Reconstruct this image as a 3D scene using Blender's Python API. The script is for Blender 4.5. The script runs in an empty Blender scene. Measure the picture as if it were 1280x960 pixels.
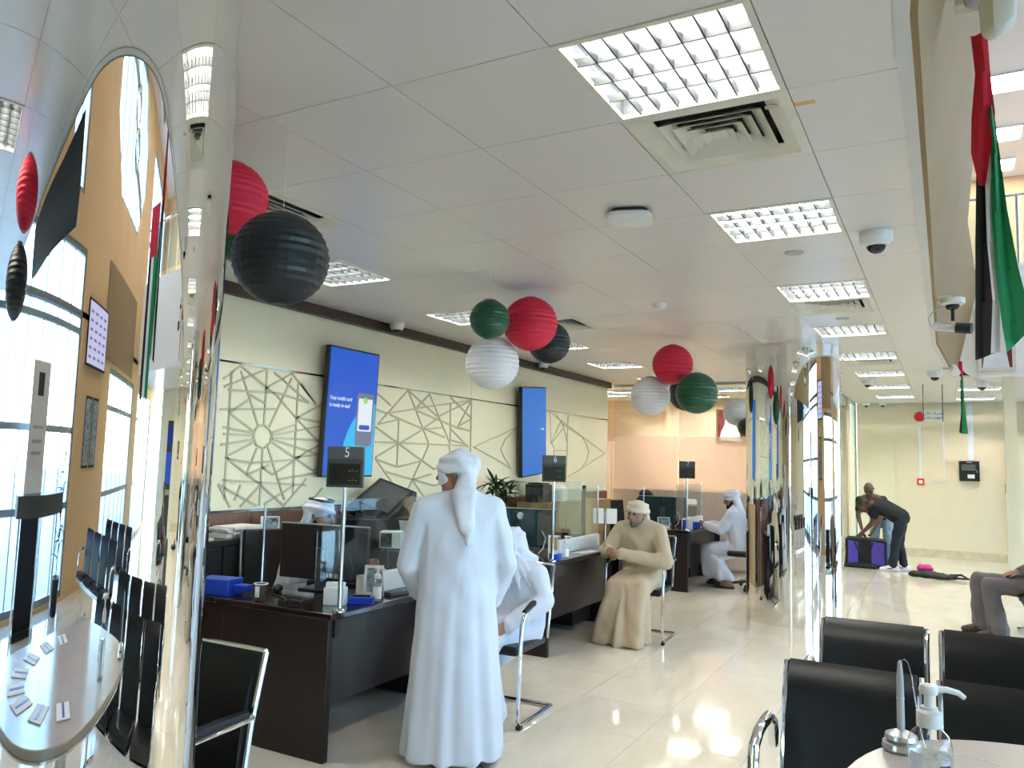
import bpy, bmesh, math, random
import numpy as np
from mathutils import Vector, Matrix
random.seed(4)
S = bpy.context.scene
COL = S.collection
PI = math.pi

# ------------------------------------------------------------ camera
CAMZ = 1.56
def camera_axes(yaw, pitch, roll):
    cy, sy = math.cos(yaw), math.sin(yaw)
    f = Vector((-sy*math.cos(pitch), cy*math.cos(pitch), math.sin(pitch)))
    r = Vector((cy, sy, 0)); u = r.cross(f)
    return f, r*math.cos(roll)+u*math.sin(roll), -r*math.sin(roll)+u*math.cos(roll)
cf, cr, cu = camera_axes(0.503077, 0.096657, 0.026764)
cam = bpy.data.objects.new('camera', bpy.data.cameras.new('camera'))
COL.objects.link(cam)
cam.data.sensor_fit = 'HORIZONTAL'; cam.data.sensor_width = 36.0
cam.data.lens = 986.885/1280*36.0
cam.data.clip_start = 0.02; cam.data.clip_end = 300
mw = Matrix.Identity(4)
for i in range(3):
    mw[i][0] = cr[i]; mw[i][1] = cu[i]; mw[i][2] = -cf[i]
mw[2][3] = CAMZ
cam.matrix_world = mw
S.camera = cam

# ------------------------------------------------------------ sky and exposure
W = bpy.data.worlds.new('sky'); S.world = W; W.use_nodes = True
wn = W.node_tree.nodes; wl = W.node_tree.links; wn.clear()
wo = wn.new('ShaderNodeOutputWorld'); wb = wn.new('ShaderNodeBackground'); ws = wn.new('ShaderNodeTexSky')
ws.sky_type = 'NISHITA'; ws.sun_disc = False
ws.sun_elevation = math.radians(48); ws.sun_rotation = math.radians(250)
ws.air_density = 1.0; ws.dust_density = 0.3; ws.ozone_density = 2.5
wb.inputs['Strength'].default_value = 0.85
wl.new(ws.outputs[0], wb.inputs[0]); wl.new(wb.outputs[0], wo.inputs[0])
LAMP = 72.0
vs = S.view_settings
vs.view_transform = 'Standard'; vs.look = 'None'; vs.gamma = 1.0; vs.use_curve_mapping = False
vs.exposure = 1.44

# ------------------------------------------------------------ materials
MATS = {}
def mat(name, col, rough=0.5, metal=0.0, var=0.06, scale=6.0, bump=0.0, bscale=40.0, emit=None, estr=0.0,
        spec=0.5, coat=0.0, sheen=0.0, trans=0.0, alpha=1.0):
    m = bpy.data.materials.new(name); m.use_nodes = True
    nt = m.node_tree; N = nt.nodes; L = nt.links
    p = N['Principled BSDF']
    geo = N.new('ShaderNodeNewGeometry')
    nz = N.new('ShaderNodeTexNoise'); nz.inputs['Scale'].default_value = scale; nz.inputs['Detail'].default_value = 4
    L.new(geo.outputs['Position'], nz.inputs['Vector'])
    rp = N.new('ShaderNodeValToRGB')
    a = [max(0, c*(1-var)) for c in col]; b = [min(1, c*(1+var)) for c in col]
    rp.color_ramp.elements[0].position = 0.3; rp.color_ramp.elements[1].position = 0.7
    rp.color_ramp.elements[0].color = (*a, 1); rp.color_ramp.elements[1].color = (*b, 1)
    L.new(nz.outputs['Fac'], rp.inputs['Fac']); L.new(rp.outputs['Color'], p.inputs['Base Color'])
    p.inputs['Roughness'].default_value = rough; p.inputs['Metallic'].default_value = metal
    p.inputs['Specular IOR Level'].default_value = spec
    p.inputs['Coat Weight'].default_value = coat; p.inputs['Sheen Weight'].default_value = sheen
    p.inputs['Transmission Weight'].default_value = trans; p.inputs['Alpha'].default_value = alpha
    if emit:
        p.inputs['Emission Color'].default_value = (*emit, 1); p.inputs['Emission Strength'].default_value = estr
    if bump:
        n2 = N.new('ShaderNodeTexNoise'); n2.inputs['Scale'].default_value = bscale; n2.inputs['Detail'].default_value = 3
        L.new(geo.outputs['Position'], n2.inputs['Vector'])
        bp = N.new('ShaderNodeBump'); bp.inputs['Strength'].default_value = bump; bp.inputs['Distance'].default_value = 0.01
        L.new(n2.outputs['Fac'], bp.inputs['Height']); L.new(bp.outputs['Normal'], p.inputs['Normal'])
    MATS[name] = m
    return m
def glassmat(name, tint, gloss=0.08, rough=0.01, frost=0.0, fcol=(1, 1, 1)):
    m = bpy.data.materials.new(name); m.use_nodes = True
    nt = m.node_tree; N = nt.nodes; L = nt.links; N.clear()
    o = N.new('ShaderNodeOutputMaterial'); t = N.new('ShaderNodeBsdfTransparent'); g = N.new('ShaderNodeBsdfGlossy')
    t.inputs['Color'].default_value = (*tint, 1); g.inputs['Roughness'].default_value = rough
    fr = N.new('ShaderNodeLayerWeight'); pw = N.new('ShaderNodeMath'); pw.operation = 'POWER'; pw.inputs[1].default_value = 4.0
    ma = N.new('ShaderNodeMath'); ma.operation = 'ADD'; ma.use_clamp = True; ma.inputs[1].default_value = gloss*0.5
    mx = N.new('ShaderNodeMixShader')
    fr.inputs['Blend'].default_value = 0.5; L.new(fr.outputs['Facing'], pw.inputs[0]); L.new(pw.outputs[0], ma.inputs[0]); L.new(ma.outputs[0], mx.inputs[0])
    if frost:
        d = N.new('ShaderNodeBsdfDiffuse'); d.inputs['Color'].default_value = (*fcol, 1)
        nz = N.new('ShaderNodeTexNoise'); nz.inputs['Scale'].default_value = 3.0
        m0 = N.new('ShaderNodeMixShader'); m0.inputs[0].default_value = frost
        L.new(t.outputs[0], m0.inputs[1]); L.new(d.outputs[0], m0.inputs[2]); L.new(m0.outputs[0], mx.inputs[1])
    else:
        L.new(t.outputs[0], mx.inputs[1])
    L.new(g.outputs[0], mx.inputs[2]); L.new(mx.outputs[0], o.inputs['Surface'])
    MATS[name] = m
    return m
def woodmat(name, c1, c2, rough=0.25, scale=(1, 14, 1), coat=0.3):
    m = mat(name, c1, rough, coat=coat); nt = m.node_tree; N = nt.nodes; L = nt.links
    geo = [n for n in N if n.type == 'NEW_GEOMETRY'][0]; nz = [n for n in N if n.type == 'TEX_NOISE'][0]
    rp = [n for n in N if n.type == 'VALTORGB'][0]
    mp = N.new('ShaderNodeMapping'); mp.inputs['Scale'].default_value = scale
    L.new(geo.outputs['Position'], mp.inputs['Vector']); L.new(mp.outputs[0], nz.inputs['Vector'])
    nz.inputs['Scale'].default_value = 5; nz.inputs['Detail'].default_value = 6
    rp.color_ramp.elements[0].color = (*c1, 1); rp.color_ramp.elements[1].color = (*c2, 1)
    return m
def marblemat(name):
    m = mat(name, (0.74, 0.69, 0.58), 0.07, spec=0.55); nt = m.node_tree; N = nt.nodes; L = nt.links
    p = N['Principled BSDF']; geo = [n for n in N if n.type == 'NEW_GEOMETRY'][0]
    mp = N.new('ShaderNodeMapping'); mp.inputs['Scale'].default_value = (1.1, 0.5, 1); mp.inputs['Rotation'].default_value = (0, 0, 0.6)
    n1 = N.new('ShaderNodeTexNoise'); n1.inputs['Scale'].default_value = 2.2; n1.inputs['Detail'].default_value = 9
    n1.inputs['Roughness'].default_value = 0.62; n1.inputs['Distortion'].default_value = 0.85
    L.new(geo.outputs['Position'], mp.inputs['Vector']); L.new(mp.outputs[0], n1.inputs['Vector'])
    r = N.new('ShaderNodeValToRGB'); e = r.color_ramp.elements
    e[0].position = 0.32; e[0].color = (0.76, 0.70, 0.55, 1); e[1].position = 0.62; e[1].color = (0.86, 0.81, 0.68, 1)
    k = e.new(0.47); k.color = (0.82, 0.76, 0.62, 1)
    L.new(n1.outputs['Fac'], r.inputs['Fac']); L.new(r.outputs['Color'], p.inputs['Base Color'])
    return m
def emitmat(name, col, s):
    return mat(name, (0.02, 0.02, 0.02), 0.4, emit=col, estr=s)

mat('cream', (0.82, 0.76, 0.56), 0.45, var=0.02, scale=1.5)
mat('rib', (0.50, 0.45, 0.32), 0.35, var=0.05)
mat('ceil', (0.74, 0.705, 0.665), 0.32, var=0.03, scale=0.9)
mat('ceil_dark', (0.22, 0.21, 0.2), 0.8)
mat('trim_grey', (0.62, 0.63, 0.60), 0.4)
mat('beige', (0.32, 0.22, 0.105), 0.7, spec=0.2, var=0.04, scale=1.2)
mat('orange', (0.70, 0.47, 0.26), 0.55, var=0.05, scale=1.0)
mat('peach', (0.90, 0.68, 0.51), 0.55, var=0.03, scale=1.0)
mat('white_wall', (0.88, 0.87, 0.84), 0.5, var=0.02)
mat('cream_far', (0.78, 0.67, 0.49), 0.5, var=0.02)
mat('skirting', (0.66, 0.55, 0.37), 0.18, var=0.1, scale=9)
marblemat('marble')
mat('grout', (0.42, 0.37, 0.28), 0.5)
mat('darkbrown', (0.035, 0.016, 0.012), 0.4)
woodmat('darkwood', (0.009, 0.004, 0.0035), (0.020, 0.008, 0.006), 0.16)
woodmat('darkpanel', (0.007, 0.0035, 0.003), (0.015, 0.006, 0.005), 0.42, coat=0.0)
woodmat('redwood', (0.10, 0.028, 0.012), (0.17, 0.050, 0.022), 0.3)
woodmat('tanwood', (0.40, 0.25, 0.11), (0.52, 0.34, 0.16), 0.4, (6, 6, 1))
woodmat('stripewood', (0.46, 0.36, 0.28), (0.60, 0.48, 0.38), 0.4, (30, 30, 1))
mat('mirror', (0.86, 0.85, 0.80), 0.012, 1.0, var=0.01)
mat('chrome', (0.80, 0.81, 0.82), 0.07, 1.0, var=0.02)
mat('steel', (0.55, 0.55, 0.54), 0.28, 1.0, var=0.05)
mat('leather', (0.006, 0.007, 0.008), 0.36, spec=0.35, var=0.1, bump=0.06, bscale=180)
mat('black', (0.010, 0.011, 0.012), 0.32)
mat('blackmatte', (0.016, 0.016, 0.018), 0.6)
mat('graph', (0.055, 0.062, 0.062), 0.4)
mat('graph2', (0.10, 0.11, 0.11), 0.4)
mat('screenback', (0.018, 0.045, 0.055), 0.22)
mat('plastic', (0.78, 0.78, 0.75), 0.35, var=0.02)
mat('creamplastic', (0.72, 0.70, 0.58), 0.4)
mat('greyplastic', (0.45, 0.46, 0.46), 0.4)
mat('domeglass', (0.01, 0.01, 0.012), 0.05)
mat('paper', (0.82, 0.82, 0.80), 0.6, var=0.03)
mat('blueplastic', (0.01, 0.05, 0.42), 0.35)
mat('purple', (0.10, 0.06, 0.50), 0.5, bump=0.2)
mat('pink', (0.65, 0.02, 0.25), 0.5)
mat('bagblack', (0.012, 0.012, 0.013), 0.6, bump=0.3, bscale=60)
mat('red', (0.72, 0.008, 0.02), 0.35)
mat('lred', (0.66, 0.008, 0.045), 0.55, bump=0.15, bscale=60)
mat('lgreen', (0.004, 0.075, 0.030), 0.32, bump=0.15, bscale=60)
mat('lblack', (0.006, 0.012, 0.015), 0.42, bump=0.15, bscale=60)
mat('lwhite', (0.80, 0.80, 0.82), 0.6, bump=0.1, bscale=60)
mat('fred', (0.60, 0.01, 0.03), 0.7); mat('fgreen', (0.005, 0.23, 0.08), 0.7)
mat('fwhite', (0.78, 0.80, 0.86), 0.7); mat('fblack', (0.008, 0.008, 0.009), 0.75)
mat('cloth', (0.63, 0.68, 0.77), 0.75, var=0.02, bump=0.12, bscale=25)
mat('scarf', (0.66, 0.70, 0.78), 0.8, var=0.03, bump=0.35, bscale=45)
mat('beigecloth', (0.56, 0.45, 0.31), 0.75, var=0.04, bump=0.12, bscale=25)
mat('beigescarf', (0.66, 0.57, 0.42), 0.8, var=0.06, bump=0.3, bscale=50)
mat('greycloth', (0.15, 0.14, 0.14), 0.8, var=0.06, bump=0.15, bscale=30)
mat('blackcloth', (0.010, 0.010, 0.011), 0.85, bump=0.15, bscale=30)
mat('navy', (0.010, 0.015, 0.026), 0.8, var=0.15)
mat('jeans', (0.22, 0.33, 0.42), 0.8, var=0.25, scale=14)
mat('skin', (0.36, 0.19, 0.12), 0.5, var=0.08, scale=20)
mat('skindark', (0.13, 0.062, 0.040), 0.45, var=0.08, scale=20)
mat('beard', (0.15, 0.125, 0.11), 0.9, var=0.4, scale=120)
mat('darkbeard', (0.02, 0.015, 0.013), 0.9)
mat('eye', (0.02, 0.012, 0.01), 0.15)
mat('sandal', (0.09, 0.10, 0.11), 0.5)
mat('brownleather', (0.06, 0.03, 0.02), 0.4)
mat('gold', (0.55, 0.36, 0.10), 0.3, 0.8)
mat('leaf', (0.030, 0.075, 0.025), 0.4, var=0.35, scale=14)
mat('soil', (0.03, 0.02, 0.015), 0.9)
mat('pavement', (0.55, 0.53, 0.49), 0.8, var=0.1, scale=0.8)
mat('shutter', (0.27, 0.19, 0.10), 0.6)
mat('alu', (0.30, 0.34, 0.36), 0.35, 0.6)
mat('photo', (0.25, 0.32, 0.38), 0.4, var=0.9, scale=28)
mat('maroon', (0.20, 0.03, 0.04), 0.5)
mat('liquid', (0.75, 0.85, 0.9), 0.05, trans=1.0)
mat('greytop', (0.50, 0.46, 0.43), 0.25, 0.3)
mat('navyprint', (0.01, 0.015, 0.12), 0.4)
mat('louvre', (0.035, 0.042, 0.046), 0.5, spec=0.2)
mat('lamp', (0.012, 0.014, 0.016), 0.6, spec=0.1, emit=(0.50, 0.82, 0.95), estr=0.13)
emitmat('panel', (1.0, 0.95, 0.87), 12.0)
emitmat('tube', (1.0, 0.94, 0.85), LAMP)
emitmat('tvblue', (0.0, 0.085, 0.62), 0.35)
emitmat('tvblue2', (0.0, 0.15, 0.60), 0.35)
emitmat('tvcyan', (0.02, 0.50, 0.92), 0.35)
emitmat('tvwhite', (0.80, 0.85, 0.95), 0.35)
emitmat('tvgrey', (0.16, 0.18, 0.28), 0.35)
emitmat('tvgreen', (0.35, 0.75, 0.15), 0.35)
emitmat('board', (0.50, 0.50, 0.80), 0.45)
emitmat('led', (0.45, 0.62, 0.02), 0.4)
glassmat('pane', (0.80, 0.905, 0.955), 0.05)
glassmat('screen', (0.90, 0.95, 0.94), 0.08)
glassmat('greenglass', (0.80, 0.90, 0.80), 0.10, frost=0.25, fcol=(0.66, 0.70, 0.52))
glassmat('frostglass', (0.97, 0.92, 0.89), 0.06, frost=0.30, fcol=(0.90, 0.74, 0.64))
glassmat('clearbottle', (0.93, 0.96, 0.97), 0.14)

# ------------------------------------------------------------ mesh helpers
class MB:
    def __init__(s): s.v = []; s.f = []
    def add(s, vs, fs):
        o = len(s.v); s.v += [tuple(p) for p in vs]; s.f += [tuple(i+o for i in f) for f in fs]; return s
    def box(s, x0, x1, y0, y1, z0, z1):
        return s.add([(x0,y0,z0),(x1,y0,z0),(x1,y1,z0),(x0,y1,z0),(x0,y0,z1),(x1,y0,z1),(x1,y1,z1),(x0,y1,z1)],
                     [(0,3,2,1),(4,5,6,7),(0,1,5,4),(1,2,6,5),(2,3,7,6),(3,0,4,7)])
    def obox(s, c, size, R=None, top=1.0):
        c = Vector(c); h = [k/2 for k in size]; out = []
        for z in (-1, 1):
            k = top if z > 0 else 1.0
            for x, y in ((-1,-1),(1,-1),(1,1),(-1,1)):
                p = Vector((x*h[0]*k, y*h[1]*k, z*h[2]))
                out.append(c + (R @ p if R else p))
        return s.add(out, [(0,3,2,1),(4,5,6,7),(0,1,5,4),(1,2,6,5),(2,3,7,6),(3,0,4,7)])
    def cyl(s, p0, p1, r0, r1=None, n=14):
        r1 = r0 if r1 is None else r1
        p0 = Vector(p0); p1 = Vector(p1); d = (p1-p0).normalized()
        a = d.orthogonal().normalized(); b = d.cross(a); vs = []
        for p, r in ((p0, r0), (p1, r1)):
            for i in range(n):
                t = 2*PI*i/n; vs.append(p+(a*math.cos(t)+b*math.sin(t))*r)
        fs = [(i, (i+1) % n, n+(i+1) % n, n+i) for i in range(n)]
        fs += [tuple(range(n-1, -1, -1)), tuple(range(n, 2*n))]
        return s.add(vs, fs)
    def tube(s, pts, r, n=8, closed=False):
        pts = [Vector(p) for p in pts]; m = len(pts); vs = []
        rs = r if isinstance(r, (list, tuple)) else [r]*m
        prev = None
        for i, p in enumerate(pts):
            if closed: d = (pts[(i+1) % m]-pts[i-1]).normalized()
            else: d = (pts[min(i+1, m-1)]-pts[max(i-1, 0)]).normalized()
            a = d.orthogonal().normalized() if prev is None else (prev-d*prev.dot(d)).normalized()
            prev = a; b = d.cross(a)
            for k in range(n):
                t = 2*PI*k/n; vs.append(p+(a*math.cos(t)+b*math.sin(t))*rs[i])
        fs = []
        for i in range(m if closed else m-1):
            j = (i+1) % m
            for k in range(n): fs.append((i*n+k, i*n+(k+1) % n, j*n+(k+1) % n, j*n+k))
        if not closed: fs += [tuple(range(n-1, -1, -1)), tuple(range((m-1)*n, m*n))]
        return s.add(vs, fs)
    def lathe(s, prof, n=24, o=(0,0,0)):
        vs = []; m = len(prof)
        for r, z in prof:
            for i in range(n):
                t = 2*PI*i/n; vs.append((o[0]+r*math.cos(t), o[1]+r*math.sin(t), o[2]+z))
        fs = [(j*n+i, j*n+(i+1) % n, (j+1)*n+(i+1) % n, (j+1)*n+i) for j in range(m-1) for i in range(n)]
        if prof[0][0] > 1e-4: fs.append(tuple(range(n-1, -1, -1)))
        if prof[-1][0] > 1e-4: fs.append(tuple(range((m-1)*n, m*n)))
        return s.add(vs, fs)
    def ell(s, c, r, nu=14, nv=9, R=None):
        c = Vector(c); r = r if isinstance(r, (tuple, list)) else (r, r, r); vs = []; fs = []
        vs.append((0, 0, -1))
        for j in range(1, nv):
            ph = -PI/2+PI*j/nv
            for i in range(nu):
                t = 2*PI*i/nu; vs.append((math.cos(ph)*math.cos(t), math.cos(ph)*math.sin(t), math.sin(ph)))
        vs.append((0, 0, 1))
        for i in range(nu): fs.append((0, 1+(i+1) % nu, 1+i))
        for j in range(nv-2):
            for i in range(nu):
                a = 1+j*nu; b = a+nu; fs.append((a+i, a+(i+1) % nu, b+(i+1) % nu, b+i))
        L = len(vs)-1
        for i in range(nu): fs.append((L, 1+(nv-2)*nu+i, 1+(nv-2)*nu+(i+1) % nu))
        out = []
        for p in vs:
            q = Vector((p[0]*r[0], p[1]*r[1], p[2]*r[2])); out.append(c+(R @ q if R else q))
        return s.add(out, fs)
    def prism(s, poly, a, b, axis='z'):
        n = len(poly); vs = []
        for h in (a, b):
            for p, q in poly:
                vs.append({'z': (p, q, h), 'x': (h, p, q), 'y': (p, h, q)}[axis])
        fs = [(i, (i+1) % n, n+(i+1) % n, n+i) for i in range(n)]
        fs += [tuple(range(n-1, -1, -1)), tuple(range(n, 2*n))]
        return s.add(vs, fs)
    def hull(s, sp, n=8):
        pts = []
        for c, r in sp:
            c = Vector(c)
            for j in range(1, 6):
                ph = -PI/2+PI*j/6
                for i in range(n):
                    t = 2*PI*i/n; pts.append(c+Vector((math.cos(ph)*math.cos(t), math.cos(ph)*math.sin(t), math.sin(ph)))*r)
            pts += [c+Vector((0,0,r)), c-Vector((0,0,r))]
        bm = bmesh.new()
        for p in pts: bm.verts.new(p)
        bmesh.ops.convex_hull(bm, input=bm.verts)
        loose = [v for v in bm.verts if not v.link_faces]
        bmesh.ops.delete(bm, geom=loose, context='VERTS')
        bm.verts.index_update()
        s.add([v.co for v in bm.verts], [tuple(v.index for v in f.verts) for f in bm.faces]); bm.free()
        return s
    def mesh(s, name, m=None, smooth=True, ang=35):
        me = bpy.data.meshes.new(name); me.from_pydata(s.v, [], s.f)
        bm = bmesh.new(); bm.from_mesh(me); bmesh.ops.recalc_face_normals(bm, faces=bm.faces); bm.to_mesh(me); bm.free()
        if smooth:
            me.polygons.foreach_set('use_smooth', [True]*len(me.polygons)); me.set_sharp_from_angle(angle=math.radians(ang))
        if m: me.materials.append(MATS[m])
        return me
    def build(s, name, m, parent=None, loc=(0,0,0), rot=(0,0,0), bevel=0, ang=35, label=None):
        o = bpy.data.objects.new(name, s.mesh(name, m, True, ang)); COL.objects.link(o)
        o.location = loc; o.rotation_euler = rot; o.parent = parent
        if bevel:
            b = o.modifiers.new('bevel', 'BEVEL'); b.width = bevel; b.segments = 2; b.limit_method = 'ANGLE'
        if label: o['label'] = label
        return o
def B(*a): return MB().box(*a)
def empty(name, loc=(0,0,0), rz=0, label=None, cat=None, group=None):
    o = bpy.data.objects.new(name, None); COL.objects.link(o); o.location = loc; o.rotation_euler = (0, 0, rz)
    o.empty_display_size = 0.1
    return tag(o, label, cat, group)
def tag(o, label=None, cat=None, group=None):
    if label: o['label'] = label
    if cat: o['category'] = cat
    if group: o['group'] = group
    return o
def struct(o): o['kind'] = 'structure'; return o
def dup(root, loc=None, rz=None, label=None, group=None):
    r = root.copy(); COL.objects.link(r)
    if loc is not None: r.location = loc
    if rz is not None: r.rotation_euler = (0, 0, rz)
    if label: r['label'] = label
    if group: r['group'] = group
    for ch in list(root.children):
        c = ch.copy(); COL.objects.link(c); c.parent = r
        for g in list(ch.children):
            d = g.copy(); COL.objects.link(d); d.parent = c
    return r
def piece(name, me, parent, loc=(0,0,0), rz=0):
    o = bpy.data.objects.new(name, me); COL.objects.link(o); o.parent = parent; o.location = loc; o.rotation_euler = (0,0,rz); return o
def text(body, size, name, m, parent, loc, rot, align='CENTER', ext=0.001, sx=1.0):
    c = bpy.data.curves.new(name, 'FONT'); c.body = body; c.size = size; c.align_x = align; c.align_y = 'CENTER'; c.extrude = ext
    c.resolution_u = 3
    t = bpy.data.objects.new(name, c); COL.objects.link(t)
    dg = bpy.context.evaluated_depsgraph_get()
    me = bpy.data.meshes.new_from_object(t.evaluated_get(dg)); me.name = name
    bpy.data.objects.remove(t); bpy.data.curves.remove(c)
    me.materials.clear(); me.materials.append(MATS[m])
    o = bpy.data.objects.new(name, me); COL.objects.link(o); o.parent = parent; o.location = loc; o.rotation_euler = rot; o.scale = (sx, 1, 1)
    return o
def remesh(mb, name, m, voxel, smooth=4, parent=None, fold=None, label=None):
    me = mb.mesh(name, None, False); o = bpy.data.objects.new(name, me); COL.objects.link(o)
    r = o.modifiers.new('r', 'REMESH'); r.mode = 'VOXEL'; r.voxel_size = voxel; r.adaptivity = 0
    if smooth:
        q = o.modifiers.new('s', 'SMOOTH'); q.factor = 0.5; q.iterations = smooth
    dg = bpy.context.evaluated_depsgraph_get()
    m2 = bpy.data.meshes.new_from_object(o.evaluated_get(dg)); o.modifiers.clear(); o.data = m2; bpy.data.meshes.remove(me)
    m2.name = name
    n = len(m2.vertices)
    if fold and n:
        co = np.empty(n*3); m2.vertices.foreach_get('co', co); co = co.reshape(-1, 3)
        nn = np.empty(n*3); m2.vertices.foreach_get('normal', nn); nn = nn.reshape(-1, 3)
        co = co + nn*fold(co, nn)[:, None]; m2.vertices.foreach_set('co', co.ravel()); m2.update()
    m2.polygons.foreach_set('use_smooth', [True]*len(m2.polygons))
    m2.materials.clear(); m2.materials.append(MATS[m]); o.parent = parent
    if label: o['label'] = label
    return o

# ------------------------------------------------------------ structure
CZ = 2.83
floor = struct(B(-7.2, 6.3, -3.3, 18.2, -0.12, -0.003).build('floor', 'grout'))
tile_me = B(-0.2988, 0.2988, -0.2988, 0.2988, -0.004, 0.0).mesh('floor_tile', 'marble')
fx0, fy0 = -1.58, 2.07
cells = [(i, j) for i in range(-5, 5) for j in range(0, 24)]
for i, j in cells:
    piece('floor_tile', tile_me, floor, (fx0+0.6*i+0.3, fy0+0.6*j+0.3, 0))
mb = MB()
for i in range(-9, 13):
    for j in range(-9, 27):
        if (i, j) in set(cells): continue
        x = fx0+0.6*i; y = fy0+0.6*j
        mb.box(x+0.0012, x+0.5988, y+0.0012, y+0.5988, -0.004, 0)
ft = mb.build('floor_tile_field', 'marble', floor); ft['kind'] = 'stuff'

# void in the ceiling: a convex outline, rounded at the corner near the columns
VOID = [(6.0, 1.55)]
for k in range(0, 13):
    t = -PI/2-PI/2*k/12
    VOID.append((0.74+0.8*math.cos(t), 2.35+0.8*math.sin(t)))
VOID += [(-0.06, 8.8), (0.12, 12.0), (6.0, 12.0)]
def clip(poly, p, q, inside):
    out = []
    def sd(a): return (q[0]-p[0])*(a[1]-p[1])-(q[1]-p[1])*(a[0]-p[0])
    for i in range(len(poly)):
        a, b = poly[i], poly[(i+1) % len(poly)]; sa, sb = sd(a), sd(b)
        if not inside: sa, sb = -sa, -sb
        if sa >= -1e-9: out.append(a)
        if (sa > 1e-9 and sb < -1e-9) or (sa < -1e-9 and sb > 1e-9):
            t = sa/(sa-sb); out.append((a[0]+(b[0]-a[0])*t, a[1]+(b[1]-a[1])*t))
    return out
def area(p): return 0.5*sum(p[i][0]*p[(i+1) % len(p)][1]-p[(i+1) % len(p)][0]*p[i][1] for i in range(len(p)))
VP = VOID if area(VOID) > 0 else VOID[::-1]
def outside_void(poly):
    pcs = []; cur = poly
    for i in range(len(VP)):
        p, q = VP[i], VP[(i+1) % len(VP)]
        o = clip(cur, p, q, False)
        if len(o) > 2 and abs(area(o)) > 1e-5: pcs.append(o)
        cur = clip(cur, p, q, True)
        if len(cur) < 3 or abs(area(cur)) < 1e-6: break
    return pcs, cur
def slab(name, poly, z0, z1, m, parent=None):
    mb = MB()
    for pc in outside_void(poly)[0]: mb.prism(pc, z0, z1)
    return mb.build(name, m, parent)
ceiling = struct(slab('ceiling', [(-7.2, -3.3), (6.2, -3.3), (6.2, 18.0), (-7.2, 18.0)], 2.95, 3.02, 'ceil_dark'))
LIGHT = set(); VENT = set()
def key(x, y): return (round((x+0.44)/0.6), round((y-2.07)/0.6))
for j in range(8): LIGHT.add(key(-1.04, 2.07+1.8*j))
for j in range(-1, 6): LIGHT.add(key(-4.04, 2.07+1.8*j))
LIGHT |= {key(1.36, 0.27), key(3.76, 0.27), key(-1.04, 0.27), key(0.16, 13.47), key(0.16, 15.27), key(-5.24, 12.87), key(-3.44, 12.87), key(-5.24, 14.07), key(-2.84, 14.07), key(-4.64, 13.47), key(-4.04, 12.27), key(-2.24, 12.87), key(-5.84, 13.47), key(-4.04, 14.07)}  # the later office keys are extra lamps, added to brighten the office
for y in (2.67, 6.27, 9.87): VENT.add(key(-1.04, y)); VENT.add(key(-3.44, y))
tile2 = B(-0.2982, 0.2982, -0.2982, 0.2982, 0, 0.014).mesh('ceiling_tile', 'ceil')
ntile = 0
for i in range(-11, 11):
    for j in range(-4, 24):
        x0 = -0.44+0.6*i; y0 = 2.07+0.6*j
        left = i <= 0 and i >= -7 and j >= -2
        right = i >= 0 and i < 10 and -4 <= j <= -1
        office = i < -7 and j >= 16
        mezz = 0 <= i < 3 and j >= 16
        if not (left or right or office or mezz): continue
        if (i, j) in LIGHT or (i, j) in VENT: continue
        poly = [(x0, y0), (x0+0.6, y0), (x0+0.6, y0+0.6), (x0, y0+0.6)]
        pcs, ins = outside_void(poly)
        if not pcs: continue
        if len(ins) > 2 and abs(area(ins)) > 1e-5:
            g = 0.0018; poly = [(x0+g, y0+g), (x0+0.6-g, y0+g), (x0+0.6-g, y0+0.6-g), (x0+g, y0+0.6-g)]
            mb = MB()
            for pc in outside_void(poly)[0]: mb.prism(pc, CZ, CZ+0.014)
            mb.build('ceiling_tile', 'ceil', ceiling)
        else:
            piece('ceiling_tile', tile2, ceiling, (x0+0.3, y0+0.3, CZ))
        ntile += 1
mb = MB(); mb.box(-4.7, 0.16, -3.2, 0.87, CZ, CZ+0.014); mb.box(0.16, 6.0, -3.2, -0.33, CZ, CZ+0.014)
mb.box(-4.70, -4.64, 0.87, 11.67, CZ, CZ+0.014); mb.box(1.36, 6.0, 12.0, 16.6, CZ, CZ+0.014)
mb.build('ceiling_margin', 'ceil', ceiling)
# edge trim of the void: flat grey strip under the tiles' edge, then the leaning beige fascia
def path_normals(path):
    out = []
    for i, p in enumerate(path):
        a = Vector(path[max(i-1, 0)]); b = Vector(path[min(i+1, len(path)-1)]); d = (b-a).normalized()
        out.append(Vector((-d.y, d.x)))
    return out
EDGE = VOID[:-1]                                     # from facade round the corner to the parapet
EN = [(-n if n.dot(Vector((3, 6))-Vector(p)) < 0 else n) for n, p in zip(path_normals(EDGE), EDGE)]
def sweep(prof, name, m):
    mb = MB(); k = len(prof); vs = []
    for p, n in zip(EDGE, EN):
        for off, z in prof: vs.append((p[0]+n.x*off, p[1]+n.y*off, z))
    fs = [(i*k+a, i*k+(a+1) % k, (i+1)*k+(a+1) % k, (i+1)*k+a) for i in range(len(EDGE)-1) for a in range(k)]
    return mb.add(vs, fs).build(name, m, ang=50)
struct(sweep([(-0.045, CZ-0.006), (0.0, CZ-0.006), (0.0, CZ+0.004), (-0.045, CZ+0.004)], 'trim_1', 'trim_grey'))
struct(sweep([(0.0, CZ-0.004), (0.02, CZ-0.004), (0.30, 4.0), (0.30, 4.05), (0.0, 4.05)], 'wall_fascia', 'beige'))

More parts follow.
